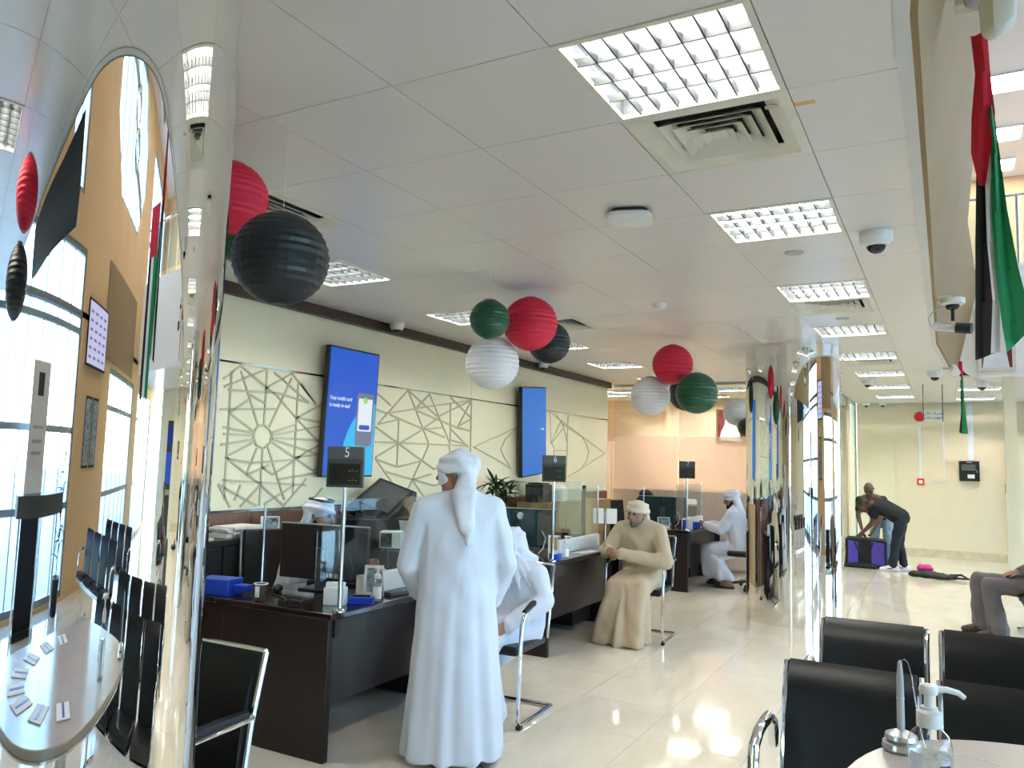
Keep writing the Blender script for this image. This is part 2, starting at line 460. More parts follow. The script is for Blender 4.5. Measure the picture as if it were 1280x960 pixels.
# left wall
wl_ = struct(B(-4.85, -4.70, -3.2, 11.7, 0, 2.95).build('wall_left', 'cream'))
for k in range(12):
    y = -2.9+1.22*k
    B(-4.70, -4.682, y, min(y+1.214, 11.7), 0.1, 1.115).build('wainscot_panel', 'redwood', wl_)
B(-4.70, -4.676, -3.2, 11.7, 0, 0.1).build('skirting_board', 'darkwood', wl_)
for a, b in ((-2.2, 1.4), (1.404, 7.575), (7.58, 11.7)):
    B(-4.70, -4.69, a, b, 1.14, 2.232).build('relief_panel', 'cream', wl_)
    B(-4.70, -4.692, a, b, 2.25, 2.735).build('upper_panel', 'cream', wl_)
B(-4.70, -4.684, -3.2, 11.7, 1.118, 1.136).build('mirror_strip', 'chrome', wl_)
B(-4.70, -4.684, -3.2, 11.7, 2.234, 2.248).build('mirror_strip', 'chrome', wl_)
B(-4.70, -4.63, -3.2, 11.7, 2.745, 2.829).build('cornice', 'darkbrown', wl_)
RIBS = [[(4.5,1.79),(4.5,2.23)],[(4.44,1.78),(4.24,2.18)],[(4.56,1.78),(4.77,2.18)],[(4.4,1.73),(4.15,1.86)],[(4.59,1.66),(5.08,1.43)],[(4.41,1.7),(4.11,1.7)],[(4.4,1.72),(4.1,1.75)],[(4.41,1.67),(4.09,1.62)],[(4.41,1.65),(4.16,1.54)],[(4.44,1.6),(4.35,1.4)],[(4.5,1.61),(4.5,1.16)],[(4.55,1.62),(4.76,1.2)],[(4.59,1.73),(4.85,1.81)],[(4.6,1.71),(5.14,1.81)],[(4.6,1.69),(5.16,1.69)],[(4.6,1.68),(5.17,1.56)],[(4.15,2.17),(4.15,1.22)],[(4.85,2.15),(4.85,1.25)],[(4.23,2.24),(4.63,2.02),(4.85,1.86)],[(4.08,2.11),(4.23,2.24)],[(4.49,2.07),(4.77,2.24)],[(4.32,2.02),(4.49,1.96)],[(4.49,2.24),(4.09,2.05)],[(4.15,1.86),(4.35,1.98)],[(4.07,1.88),(4.62,1.92)],[(4.85,1.86),(5.15,2.0)],[(4.87,2.15),(5.07,1.99)],[(4.58,2.21),(4.98,2.0)],[(4.77,2.24),(5.05,2.01)],[(4.85,1.86),(5.15,1.66)],[(4.85,1.87),(5.13,1.84)],[(4.14,1.53),(4.5,1.32),(4.76,1.15)],[(4.35,1.4),(4.57,1.47)],[(4.5,1.46),(4.62,1.4),(4.85,1.51)],[(4.09,1.33),(4.21,1.16)],[(4.11,1.32),(4.47,1.16)],[(5.04,1.15),(5.2,1.28)],[(5.08,1.43),(5.16,1.48)],[(4.67,1.36),(5.17,1.42)],[(4.13,1.36),(5.0,1.31)],[(4.15,1.52),(4.39,1.49),(4.85,1.52)],[(4.25,1.21),(4.3,1.32)],[(4.31,1.16),(4.5,1.32)],[(4.55,1.17),(4.86,1.31)],[(4.76,1.15),(5.0,1.36)],[(4.13,2.03),(4.63,2.05),(4.98,2.0)],[(4.85,1.54),(5.17,1.57)],[(4.87,1.53),(5.15,1.66)],[(4.59,1.7),(4.58,1.68),(4.58,1.65),(4.56,1.64),(4.54,1.62),(4.52,1.61),(4.5,1.61),(4.48,1.61),(4.45,1.62),(4.43,1.63),(4.42,1.65),(4.41,1.67),(4.4,1.69),(4.4,1.71),(4.41,1.73),(4.42,1.75),(4.44,1.77),(4.46,1.78),(4.49,1.78),(4.51,1.78),(4.53,1.77),(4.55,1.76),(4.57,1.74),(4.58,1.72),(4.59,1.7)],[(6.37,2.23),(5.92,1.87)],[(6.38,2.23),(6.77,1.71)],[(6.38,2.23),(6.92,2.0)],[(6.75,2.24),(6.52,2.06)],[(6.75,2.24),(7.17,1.72)],[(6.92,2.0),(7.58,2.24)],[(7.15,2.25),(7.6,2.02)],[(7.15,2.16),(7.17,1.73)],[(7.58,2.24),(7.32,1.92)],[(7.58,2.24),(7.6,1.16)],[(6.06,1.98),(6.55,2.06)],[(6.1,1.97),(6.65,1.86)],[(6.65,1.86),(6.92,1.98)],[(6.52,2.04),(7.38,1.89)],[(6.69,1.86),(7.02,1.89)],[(6.69,1.86),(7.06,1.79)],[(6.24,1.93),(6.24,1.47)],[(5.89,1.84),(6.65,1.54)],[(6.25,1.69),(6.65,1.85)],[(5.89,1.7),(7.53,1.71)],[(6.77,1.7),(6.66,1.54)],[(6.65,1.54),(6.38,1.18)],[(6.25,1.47),(6.65,1.53)],[(5.91,1.54),(6.25,1.47)],[(5.9,1.55),(6.35,1.17)],[(6.08,1.42),(6.89,1.28)],[(6.49,1.34),(6.83,1.4)],[(6.52,1.33),(6.71,1.17)],[(6.68,1.53),(6.88,1.45)],[(5.87,2.17),(6.1,2.06)],[(5.86,2.01),(6.04,1.98)],[(7.16,1.89),(7.53,1.7)],[(7.21,1.76),(7.45,1.73)],[(5.93,1.87),(6.23,1.93)],[(7.32,1.92),(7.6,2.02)],[(7.38,1.9),(7.57,1.88)],[(5.91,1.56),(6.23,1.69)],[(6.52,2.06),(7.58,2.24)],[(6.89,1.28),(7.58,1.41)],[(6.88,1.45),(7.57,1.64)],[(7.15,1.7),(7.37,1.16)],[(8.16,1.84),(7.66,1.7),(8.18,1.57)],[(9.47,2.21),(9.61,2.25),(9.8,2.21),(10.0,2.09),(10.13,1.93),(10.19,1.79),(10.18,1.53)],[(9.61,2.25),(11.6,1.71),(10.73,1.48)],[(10.19,2.25),(10.17,1.22)],[(9.95,2.12),(9.66,1.81)],[(10.0,2.01),(9.68,1.81)],[(9.61,2.24),(9.65,1.83),(9.75,1.75)],[(9.75,1.71),(10.17,1.72)],[(10.71,1.93),(10.85,1.84),(10.96,1.72),(10.87,1.58),(10.7,1.47),(10.24,1.36)],[(8.68,1.98),(8.38,1.81),(8.28,1.69),(8.38,1.59),(8.51,1.5)],[(8.16,1.83),(8.68,1.98)],[(8.18,1.57),(8.55,1.47)],[(9.75,1.75),(9.75,1.22)],[(10.0,2.09),(10.71,1.93)]]
groups = {'a': MB(), 'b': MB(), 'c': MB()}
def rib(mb, p, q, w=0.017):
    d = Vector((q[0]-p[0], q[1]-p[1])); L = d.length
    if L < 0.02: return
    a = math.atan2(d.y, d.x); R = Matrix.Rotation(a, 3, 'X')
    mb.obox((-4.687, (p[0]+q[0])/2, (p[1]+q[1])/2), (0.008, L+0.006, w), R)
for pl in RIBS:
    g = groups['a' if pl[0][0] < 5.75 else ('b' if pl[0][0] < 7.6 else 'c')]
    for p, q in zip(pl, pl[1:]):
        c = [(min(max(a, -2.1), 11.68), min(max(b, 1.15), 2.225)) for a, b in (p, q)]
        rib(g, c[0], c[1], 0.017 if pl[0][0] < 7.6 else 0.012)
# the rosette goes on towards the camera, mostly hidden by the near column
for pl in RIBS[:49]:
    for p, q in zip(pl, pl[1:]):
        c = [(2*3.78-a, min(max(b, 1.15), 2.225)) for a, b in (p, q)]
        if c[0][0] < 3.9 and c[1][0] < 3.9: rib(groups['a'], c[0], c[1])
for g in groups.values(): g.build('lattice_relief', 'rib', wl_)

# far wall with skirting, trunking and door frame
wb_ = struct(B(-1.5, 4.0, 16.6, 16.75, 0, 2.95).build('wall_back', 'cream_far'))
B(-0.86, -0.84, 16.594, 16.6, 0.14, 2.83).build('panel_joint', 'creamplastic', wb_)
struct(B(-1.5, 0.93, 16.575, 16.6, 0, 0.145).build('baseboard_back', 'skirting'))
d = struct(empty('door_1', (0.94, 16.59, 0)))
B(0, 0.06, -0.05, 0.01, 0, 2.3).build('door_frame', 'cream', d); B(0.06, 0.9, -0.03, 0.01, 0, 2.24).build('door_leaf', 'cream', d)
MB().cyl((-0.02, -0.06, 1.22), (-0.02, -0.06, 1.38), 0.012).build('pull_handle', 'blackmatte', d)
B(0.0, 0.9, -0.05, 0.01, 2.24, 2.3).build('door_head', 'cream', d)
struct(B(0.68, 0.82, 12.12, 12.26, 0, CZ).build('pillar', 'cream'))
# office behind the counters
wo_ = struct(B(-7.0, -1.5, 15.2, 15.35, 0, 2.95).build('wall_office', 'peach'))
B(-4.77, -1.5, 14.95, 15.2, 0, 2.6).build('pier', 'peach', wo_)
B(-7.0, -1.5, 15.1, 15.2, 2.6, 2.83).build('bulkhead', 'peach', wo_)
B(-6.9, -1.6, 14.93, 14.95, 0, 1.12).build('dado', 'stripewood', wo_)
struct(B(-7.15, -7.0, 11.7, 15.35, 0, 2.95).build('wall_office_side', 'peach'))
struct(B(-7.15, -4.85, 11.7, 11.8, 0, 2.95).build('wall_office_front', 'cream'))
struct(B(-4.85, 6.2, -3.35, -3.2, 0, 2.95).build('wall_rear', 'orange'))
# office glass partition
op = empty('glass_partition', (-4.7, 12.0, 0), 0, 'peach frosted office glass partition behind the far counter', 'partition')
for k in range(3):
    x = k*1.07
    B(x+0.01, x+1.06, -0.006, 0.006, 1.16, 2.0).build('frosted_pane', 'frostglass', op)
    B(x+0.01, x+1.06, -0.006, 0.006, 2.0, 2.79).build('upper_pane', 'screen', op)
    B(x+0.01, x+1.06, -0.012, 0.012, 0.05, 1.16).build('lower_panel', 'stripewood', op)
B(0, 3.22, -0.02, 0.02, 0, 0.05).build('bottom_rail', 'steel', op); B(0, 3.22, -0.02, 0.02, 2.79, 2.829).build('top_rail', 'steel', op)
gp = empty('glass_partition', (-1.52, 12.0, 0), 0, 'greenish glass partition beside the cream far wall', 'partition')
for k in range(4): B(-0.006, 0.006, k*1.14+0.01, k*1.14+1.13, 0.02, 2.8).build('glass_pane', 'greenglass', gp)
B(-0.02, 0.02, 4.55, 4.575, 0, 2.82).build('end_post', 'steel', gp); B(-0.02, 0.02, 0, 4.57, 2.8, 2.829).build('top_rail', 'steel', gp)

# upper storey: slab, parapet with glass rail, back wall, unseen sky-blocking walls, roof
struct(B(0.3, 6.1, 12.12, 17.9, 3.02, 3.3).build('upper_floor', 'white_wall'))
R_ = 0.18; prof = [(0.2, 4.3)]
prof += [(0.2+R_-R_*math.cos(t*PI/16), CZ-0.008+R_-R_*math.sin(t*PI/16)) for t in range(0, 9)]
prof += [(6.0, CZ-0.008), (6.0, 4.3)]
struct(MB().prism(prof, 11.98, 12.12, 'y').build('wall_parapet', 'white_wall'))
gr = empty('glass_balustrade', (0.3, 12.06, 4.3), 0, 'glass balustrade with chrome rail above the white parapet', 'balustrade')
for k in range(5):
    x = 0.6+1.1*k
    MB().cyl((x, 0, 0), (x, 0, 0.93), 0.022).build('post', 'chrome', gr)
    B(x-1.05 if k else 0, x-0.05, -0.005, 0.005, 0.08, 0.86).build('glass_panel', 'pane', gr)
MB().tube([(-0.02, 0, 0.93), (5.6, 0, 0.93)], 0.022).build('handrail', 'chrome', gr)
struct(B(-5.0, 6.2, 17.9, 18.05, 3.02, 7.5).build('wall_upper_back', 'orange'))
struct(B(-5.0, -4.85, 1.4, 18, 3.02, 7.5).build('wall_skyblock_left', 'white_wall'))  # unseen wall, put in to keep sky light out on the left
struct(B(-5.0, 6.2, 1.3, 1.4, 3.02, 7.5).build('wall_skyblock_front', 'orange'))  # added out of view to block sky light above the near ceiling
roof = struct(B(-5.0, 6.3, 1.3, 18.05, 7.4, 7.55).build('ceiling_upper', 'ceil'))

# facade: openings (y0, y1, z0, z1)
FX0, FX1 = 6.0, 6.22
OPEN = [(-2.9, 5.25, 0.05, 3.68), (7.9, 11.4, 0.05, 2.6), (6.85, 11.1, 4.75, 7.25), (3.9, 4.75, 4.2, 6.6), (12.6, 17.2, 3.7, 6.9), (12.5, 16.4, 0.05, 2.6)]
ys = sorted({-3.3, 18.05, *[a for o in OPEN for a in o[:2]]}); zs = sorted({0.0, 7.5, *[a for o in OPEN for a in o[2:]]})
mb = MB()
for ya, yb in zip(ys, ys[1:]):
    run = None
    for za, zb in zip(zs, zs[1:]):
        if any(o[0]-1e-6 <= ya and yb <= o[1]+1e-6 and o[2]-1e-6 <= za and zb <= o[3]+1e-6 for o in OPEN):
            if run: mb.box(FX0, FX1, ya, yb, *run); run = None
        else: run = (run[0] if run else za, zb)
    if run: mb.box(FX0, FX1, ya, yb, *run)
y0, y1, z0, z1 = OPEN[2]; c = 0.95
for py, pz, sy, sz in ((y0, z0, 1, 1), (y1, z0, -1, 1), (y0, z1, 1, -1), (y1, z1, -1, -1)):
    mb.prism([(py, pz), (py+sy*c, pz), (py, pz+sz*c)], FX0, FX1, 'x')
struct(mb.build('wall_right', 'orange'))
def window(n, o, nv, hz):
    w = struct(empty('window_%d' % n, (6.1, o[0], o[2]))); ww = o[1]-o[0]; hh = o[3]-o[2]
    fr = MB(); t = 0.035
    fr.box(-0.05, 0.05, 0, 2*t, 0, hh); fr.box(-0.05, 0.05, ww-2*t, ww, 0, hh); fr.box(-0.05, 0.05, 2*t, ww-2*t, 0, 2*t); fr.box(-0.05, 0.05, 2*t, ww-2*t, hh-2*t, hh)
    fr.build('window_frame', 'alu', w)
    for k in range(1, nv): B(-0.045, 0.045, ww*k/nv-t/2, ww*k/nv+t/2, 0.07, hh-0.07).build('mullion', 'alu', w)
    for z in hz: B(-0.05, 0.05, 0.07, ww-0.07, z-o[2]-0.035, z-o[2]+0.035).build('transom', 'alu', w)
    for k in range(nv): B(0.0, 0.008, ww*k/nv+t/2, ww*(k+1)/nv-t/2, 0.07, hh-0.07).build('glass_pane', 'pane', w)
window(1, OPEN[0], 12, (0.98, 1.75, 2.8)); window(2, OPEN[1], 6, (1.0, 2.1)); window(3, OPEN[2], 7, ())
window(4, OPEN[3], 2, ()); window(5, OPEN[4], 7, (5.2,)); window(6, OPEN[5], 5, (1.0, 2.1))
# twisted ornament across the octagonal window
orn = empty('window_ornament', (6.0, 9.0, 6.05), 0, 'bronze two ring ornament across the octagonal window', 'ornament')
for s_, z in ((1, 0.27), (-1, -0.27)):
    MB().tube([(-0.06, 0.3*math.cos(t*PI/12)-s_*0.1, z+0.27*math.sin(t*PI/12)) for t in range(24)], 0.09, closed=True).build('ring', 'steel', orn)
    MB().tube([(-0.06, -s_*0.2, z*1.9), (-0.06, -s_*0.9, z*2.6), (-0.06, -s_*1.3, z*3.6)], 0.10).build('arm', 'steel', orn)
struct(B(5.96, 6.0, 7.1, 10.9, 2.68, 3.85).build('shutter_panel', 'shutter'))
struct(B(6.3, 60, -30, 50, -0.2, -0.1).build('pavement', 'pavement'))

# mirrored round columns
def column(x, y, label, seams):
    c = empty('mirrored_column', (x, y, 0), 0, label, 'column', 'mirrored columns')
    n = 96
    MB().lathe([(0.48, 0.0), (0.48, 2.828)], n).build('mirror_cladding', 'mirror', c)
    for a in seams:
        a = math.radians(a)
        MB().obox((0.4795*math.cos(a), 0.4795*math.sin(a), 1.414), (0.002, 0.004, 2.826), Matrix.Rotation(a, 3, 'Z')).build('seam_strip', 'steel', c)
    return c
column(-1.41, 0.58, 'mirror clad round column beside the near black armchair', (120, 200))
column(-1.41, 8.75, 'mirror clad round column standing free behind the waiting seats', (-62, 60, 180))

# ------------------------------------------------------------ ceiling fixtures
def make_light():
    r = empty('ceiling_light', (0,0,CZ), 0, 'square recessed ceiling light with silver louvre grid', 'light', 'recessed louvre lights')
    mb = MB(); a, b = 0.2985, 0.278
    for x0, x1, y0, y1 in ((-a, a, -a, -b), (-a, a, b, a), (-a, -b, -b, b), (b, a, -b, b)): mb.box(x0, x1, y0, y1, -0.004, 0.012)
    mb.build('frame', 'creamplastic', r)
    mb = MB()
    for x0, x1, y0, y1 in ((-b-.004, b+.004, -b-.004, -b), (-b-.004, b+.004, b, b+.004), (-b-.004, -b, -b, b), (b, b+.004, -b, b)): mb.box(x0, x1, y0, y1, 0.012, 0.085)
    mb.build('housing', 'louvre', r)
    B(-b, b, -b, b, 0.075, 0.08).build('reflector', 'lamp', r)
    for k in range(4):
        y = -b+2*b*(k+0.5)/4
        MB().cyl((-b+0.01, y, 0.052), (b-0.01, y, 0.052), 0.008, n=8).build('tube', 'tube', r)
    for k in range(1, 8):
        x = -b+2*b*k/8; B(x-0.0026, x+0.0026, -b, b, 0.0, 0.03).build('louvre_blade', 'louvre', r)
    for k in range(1, 4):
        y = -b+2*b*k/4; B(-b, b, y-0.0026, y+0.0026, 0.0, 0.03).build('louvre_blade', 'louvre', r)
    return r
proto = None
for (i, j) in sorted(LIGHT):
    x = -0.44+0.6*i+0.3; y = 2.07+0.6*j+0.3
    g = 'recessed louvre lights'; lb = 'square recessed ceiling light with silver louvre grid'
    W_ = ['first', 'second', 'third', 'fourth', 'fifth', 'sixth', 'seventh', 'eighth']
    if i == -1 and j >= 0: lb = '%s louvre ceiling light from the far cream wall in the row beside the void' % W_[7-j//3]
    elif i == -6 and j >= -3 and j < 17: lb = '%s louvre ceiling light from the office glass in the row along the relief wall' % W_[5-j//3]
    elif j < 0: lb = 'square louvre ceiling light behind the rounded void corner'
    elif i == 1: lb = 'square louvre ceiling light under the upper floor by the pillar'
    if j >= 17 and i < -1: lb = 'square recessed ceiling light inside the peach office'  # includes the extra lamps put in to lift the office brightness
    if proto is None: proto = make_light(); proto.location = (x, y, CZ); proto['label'] = lb
    else: dup(proto, (x, y, CZ), 0, lb, g)
def make_vent():
    r = empty('air_diffuser', (0,0,CZ), 0, 'square cream air diffuser with nested slanting vanes', 'vent', 'square air diffusers')
    B(-0.2985, 0.2985, -0.2985, 0.2985, 0.06, 0.064).build('backing', 'blackmatte', r)
    mb = MB(); a, b = 0.2985, 0.225
    vs = []
    def ring(a0, z0, a1, z1, t=0.003):
        m = MB(); v = []
        for aa, z in ((a0, z0), (a1, z1), (a1, z1+t), (a0, z0+t)):
            v += [(-aa, -aa, z), (aa, -aa, z), (aa, aa, z), (-aa, aa, z)]
        f = [(k*4+i, k*4+(i+1) % 4, ((k+1) % 4)*4+(i+1) % 4, ((k+1) % 4)*4+i) for k in range(4) for i in range(4)]
        return m.add(v, f)
    ring(0.2985, 0.0, 0.262, -0.006, 0.01).build('outer_plate', 'creamplastic', r)
    ring(0.262, -0.006, 0.205, 0.02).build('frame', 'creamplastic', r)
    for k in range(4):
        o = 0.19-0.043*k; ring(o, 0.0, o-0.048, 0.034).build('vane', 'creamplastic', r)
    B(-0.03, 0.03, -0.03, 0.03, 0.012, 0.016).build('centre_plate', 'creamplastic', r)
    return r
proto = None
for (i, j) in sorted(VENT):
    loc = (-0.44+0.6*i+0.3, 2.07+0.6*j+0.3, CZ)
    lb = '%s square cream air diffuser from the far end in the row %s' % (['third', 'second', 'first'][(j-1)//6], 'beside the void' if i == -1 else 'nearer the relief wall')
    if proto is None: proto = make_vent(); proto.location = loc; proto['label'] = lb
    else: dup(proto, loc, None, lb)
# access point, smoke detectors, speakers, tape
ap = empty('access_point', (-1.38, 3.70, CZ), 0.3, 'rounded white wireless access point on the ceiling', 'access point')
q = 0.115; pl = [(math.copysign(abs(math.cos(t))**0.5, math.cos(t))*q, math.copysign(abs(math.sin(t))**0.5, math.sin(t))*q) for t in [k*PI/16 for k in range(32)]]
MB().prism([(x*0.8, y*0.8) for x, y in pl], -0.02, 0).build('mount', 'blackmatte', ap)
m_ = MB(); n_ = 32
vs_ = [(x*k, y*k, z) for k, z in ((0.92, -0.02), (1.0, -0.03), (0.97, -0.045), (0.7, -0.055)) for x, y in pl]
m_.add(vs_, [(a*n_+i, a*n_+(i+1) % n_, (a+1)*n_+(i+1) % n_, (a+1)*n_+i) for a in range(3) for i in range(n_)]+[tuple(range(n_)), tuple(range(3*n_, 4*n_))])
m_.build('cover', 'plastic', ap); MB().lathe([(0.0, -0.0565), (0.035, -0.056), (0.036, -0.054)], 20).build('logo_disc', 'paper', ap)
def smoke(x, y, lb):
    r = empty('smoke_detector', (x, y, CZ), 0, lb, 'smoke detector')
    MB().lathe([(0.055, 0), (0.055, -0.012), (0.045, -0.018)], 20).build('base', 'plastic', r)
    MB().lathe([(0.045, -0.018), (0.042, -0.038), (0.0, -0.045)], 20).build('chamber', 'plastic', r)
smoke(-1.97, 5.98, 'small white round smoke detector on ceiling beyond the access point')
smoke(-2.6, 8.5, 'small white round smoke detector on ceiling above the second desk')
for x, y, lb in ((-0.76, 4.8, 'grey round flush ceiling speaker after the second light'), (-0.74, 7.1, 'grey round flush ceiling speaker before the fourth light')):
    r = empty('ceiling_speaker', (x, y, CZ), 0, lb, 'speaker')
    MB().lathe([(0.0, -0.004), (0.045, -0.004), (0.05, 0)], 24).build('grille', 'greyplastic', r); MB().lathe([(0.05, 0.0), (0.055, -0.005), (0.06, 0)], 24).build('rim', 'steel', r)
for x, y, m, lb in ((-0.405, 2.80, 'gold', 'yellow sticky label on ceiling tile beside the diffuser'), (-0.50, 2.78, 'rib', 'grey sticky label on ceiling tile beside the diffuser')):
    tag(B(x-0.035, x+0.035, y-0.014, y+0.014, CZ-0.001, CZ-0.0002).build('tape_label', m), lb, 'label')
def dome(x, y, z, lb, s=1.0, wall=False):
    r = empty('dome_camera', (x, y, z), 0, lb, 'camera')
    MB().lathe([(0.062*s, 0), (0.062*s, -0.035*s), (0.055*s, -0.045*s), (0.0, -0.046*s)], 24).build('housing', 'plastic', r)
    MB().ell((0, 0, -0.042*s), (0.042*s, 0.042*s, 0.045*s)).build('dome', 'domeglass', r)
    MB().lathe([(0.043*s, -0.04*s), (0.052*s, -0.044*s), (0.05*s, -0.056*s), (0.043*s, -0.058*s)], 24).build('trim_ring', 'plastic', r)
dome(-0.30, 4.55, CZ, 'white dome camera on ceiling tile beside the second light', 1.35)
dome(-4.55, 5.97, CZ, 'white dome camera at the ceiling edge above the first wall screen', 1.1)
dome(-4.55, 9.1, CZ, 'white dome camera at the ceiling edge above the second wall screen', 1.1)
dome(-0.95, 12.2, CZ, 'white dome camera on ceiling near the glass partition', 1.2)
dome(-0.10, 11.3, CZ, 'white dome camera at the void edge above the hanging sign', 1.4)
dome(0.46, 12.7, CZ, 'white dome camera under the upper floor beside the pillar', 1.5)
dome(-1.30, 16.3, CZ, 'small dome camera at the far wall corner by the glass', 1.0)
dome(-1.02, 16.3, CZ, 'small dome camera at the far wall above the crouching men', 1.0)
# bracketed dome with bullet camera on the fascia
bc = empty('bullet_camera', (0.07, 6.7, 2.86), 0, 'white bullet camera with black hood below its dome mount at the void edge', 'camera')
MB().lathe([(0.0, 0.0), (0.085, -0.002), (0.085, -0.04), (0.07, -0.05), (0.0, -0.052)], 24).build('mount', 'plastic', bc)
MB().ell((0, 0, -0.06), (0.05, 0.05, 0.03)).build('dome', 'domeglass', bc)
MB().cyl((0, 0, -0.08), (0, 0, -0.17), 0.013).build('stem', 'blackmatte', bc)
MB().cyl((-0.13, 0.03, -0.20), (0.03, -0.01, -0.225), 0.032, 0.034).build('body', 'plastic', bc)
MB().cyl((0.02, -0.01, -0.224), (0.12, -0.035, -0.24), 0.042, 0.040).build('hood', 'blackmatte', bc)
MB().tube([(-0.06, 0.0, -0.04), (-0.13, 0.01, -0.09), (-0.165, 0.02, -0.14), (-0.15, 0.03, -0.19), (-0.12, 0.03, -0.2)], 0.004).build('cable', 'greyplastic', bc)
bk = B(-0.10, 0.0, -0.03, 0.03, -0.02, 0.02).build('wall_bracket', 'creamplastic', bc)
el = empty('emergency_light', (0.145, 2.86, 3.06), 0, 'cream emergency light on a bracket fixed to the fascia', 'light')
m_ = MB(); m_.hull([((0.06, 0.05, 0.25), 0.045), ((0.02, -0.02, -0.08), 0.035), ((0.05, 0.0, -0.05), 0.035), ((0.02, 0.04, 0.25), 0.045)]); m_.build('body', 'creamplastic', el)
B(-0.085, 0.02, -0.03, 0.03, 0.02, 0.08).build('bracket', 'creamplastic', el)
MB().hull([((-0.04, -0.03, 0.02), 0.02), ((-0.05, -0.02, 0.12), 0.03)]).build('lamp_head', 'greyplastic', el)
wc = empty('wall_camera', (0.10, 10.9, 2.78), 0, 'small cream camera on fascia end above the hanging sign', 'camera')
B(-0.11, 0.0, -0.02, 0.02, 0.02, 0.06).build('bracket', 'creamplastic', wc); MB().cyl((0.0, 0.05, 0.05), (0.03, -0.10, -0.03), 0.045, 0.05).build('body', 'plastic', wc)

# ------------------------------------------------------------ paper lanterns
def lantern(x, y, z, d, col, lb, group):
    r = empty('paper_lantern', (x, y, z), 0, lb, 'lantern', group); R = d/2; prof = []
    n = 18
    for k in range(n*2+1):
        t = -PI/2+PI*k/(n*2); rr = R*math.cos(t)*(1.0 if k % 2 else 0.972); prof.append((max(rr, 0.035 if abs(t) > 1.2 else 0), R*math.sin(t)*0.97))
    MB().lathe(prof[1:-1], 30).build('paper_shade', col, r, ang=9)
    MB().tube([(0.045*math.cos(k*PI/8), 0.045*math.sin(k*PI/8), R*0.965) for k in range(16)], 0.003, 6, True).build('wire_ring', 'steel', r)
    MB().cyl((0, 0, R*0.96), (0, 0, max(CZ-z, R)), 0.0012, n=6).build('string', 'paper', r)
G = 'paper lanterns over the counters'
lantern(-2.17, 2.12, 2.29, 0.36, 'lblack', 'large black paper lantern beside the near mirrored column', G)
lantern(-2.54, 2.19, 2.60, 0.30, 'lred', 'red paper lantern half hidden by the near mirrored column', G)
lantern(-2.72, 2.42, 2.52, 0.26, 'lgreen', 'green paper lantern tucked behind the large black lantern', G)
lantern(-2.62, 5.01, 2.55, 0.40, 'lred', 'large red paper lantern in the cluster above the standing man', G)
lantern(-2.91, 4.98, 2.27, 0.40, 'lwhite', 'white paper lantern lowest in the cluster above the standing man', G)
lantern(-2.725, 4.61, 2.52, 0.28, 'lgreen', 'small green paper lantern in the cluster above the standing man', G)
lantern(-2.80, 5.69, 2.52, 0.35, 'lblack', 'black paper lantern in the cluster above the standing man', G)
lantern(-2.33, 7.49, 2.54, 0.40, 'lred', 'red paper lantern topmost in the cluster above the beige robed man', G)
lantern(-2.05, 7.34, 2.24, 0.40, 'lgreen', 'green paper lantern in the cluster above the beige robed man', G)
lantern(-2.58, 7.56, 2.24, 0.40, 'lwhite', 'white paper lantern in the cluster above the beige robed man', G)
lantern(-2.57, 8.78, 2.37, 0.40, 'lblack', 'black paper lantern hidden behind the green one by the second desk', G)
lantern(-2.48, 10.9, 2.30, 0.38, 'lwhite', 'white paper lantern hanging before the framed portrait', G)
lantern(-2.30, 10.7, 2.08, 0.26, 'lblack', 'small dark paper lantern below the white one near the portrait', G)
lantern(1.55, 1.05, 2.56, 0.32, 'lred', 'red paper lantern above the black one behind the rounded void corner', G)
lantern(1.60, 1.02, 2.21, 0.32, 'lblack', 'black paper lantern below the red one behind the rounded void corner', G)

# ------------------------------------------------------------ flags
def cloth_strip(pts_l, pts_r, thick, wav, ph):
    mb = MB(); n = len(pts_l); k = 7; vs = []
    for s in (1, -1):
        for i in range(n):
            a, b = Vector(pts_l[i]), Vector(pts_r[i])
            for j in range(k):
                t = j/(k-1); p = a.lerp(b, t); p.y += wav*math.sin(t*7+i*0.9+ph)+s*thick/2; vs.append(p)
    fs = []
    for s in range(2):
        o = s*n*k
        for i in range(n-1):
            for j in range(k-1):
                q = (o+i*k+j, o+i*k+j+1, o+(i+1)*k+j+1, o+(i+1)*k+j); fs.append(q if s else q[::-1])
    N = n*k
    for i in range(n-1): fs += [(i*k, (i+1)*k, N+(i+1)*k, N+i*k), (i*k+k-1, N+i*k+k-1, N+(i+1)*k+k-1, (i+1)*k+k-1)]
    for j in range(k-1): fs += [(j, N+j, N+j+1, j+1), ((n-1)*k+j, (n-1)*k+j+1, N+(n-1)*k+j+1, N+(n-1)*k+j)]
    return mb.add(vs, fs)
fl = empty('hanging_flag', (0.14, 3.06, 1.94), 0, 'large red green white and black flag hanging from the fascia lamp', 'flag', 'hanging flags')
def zz(l): return [(a, 0, b) for a, b in l]
cloth_strip(zz([(-0.03, 1.14), (-0.02, 1.0), (-0.035, 0.85), (-0.04, 0.72), (-0.02, 0.60)]), zz([(0.02, 1.14), (0.025, 1.0), (0.035, 0.85), (0.02, 0.72), (0.0, 0.60)]), 0.006, 0.008, 0).build('red_band', 'fred', fl)
cloth_strip(zz([(0.015, 0.86), (0.02, 0.7), (0.015, 0.5), (0.02, 0.3), (0.035, 0.10), (0.045, 0.02)]), zz([(0.03, 0.88), (0.045, 0.7), (0.06, 0.5), (0.085, 0.3), (0.115, 0.13), (0.11, 0.09)]), 0.006, 0.012, 1).build('green_band', 'fgreen', fl)
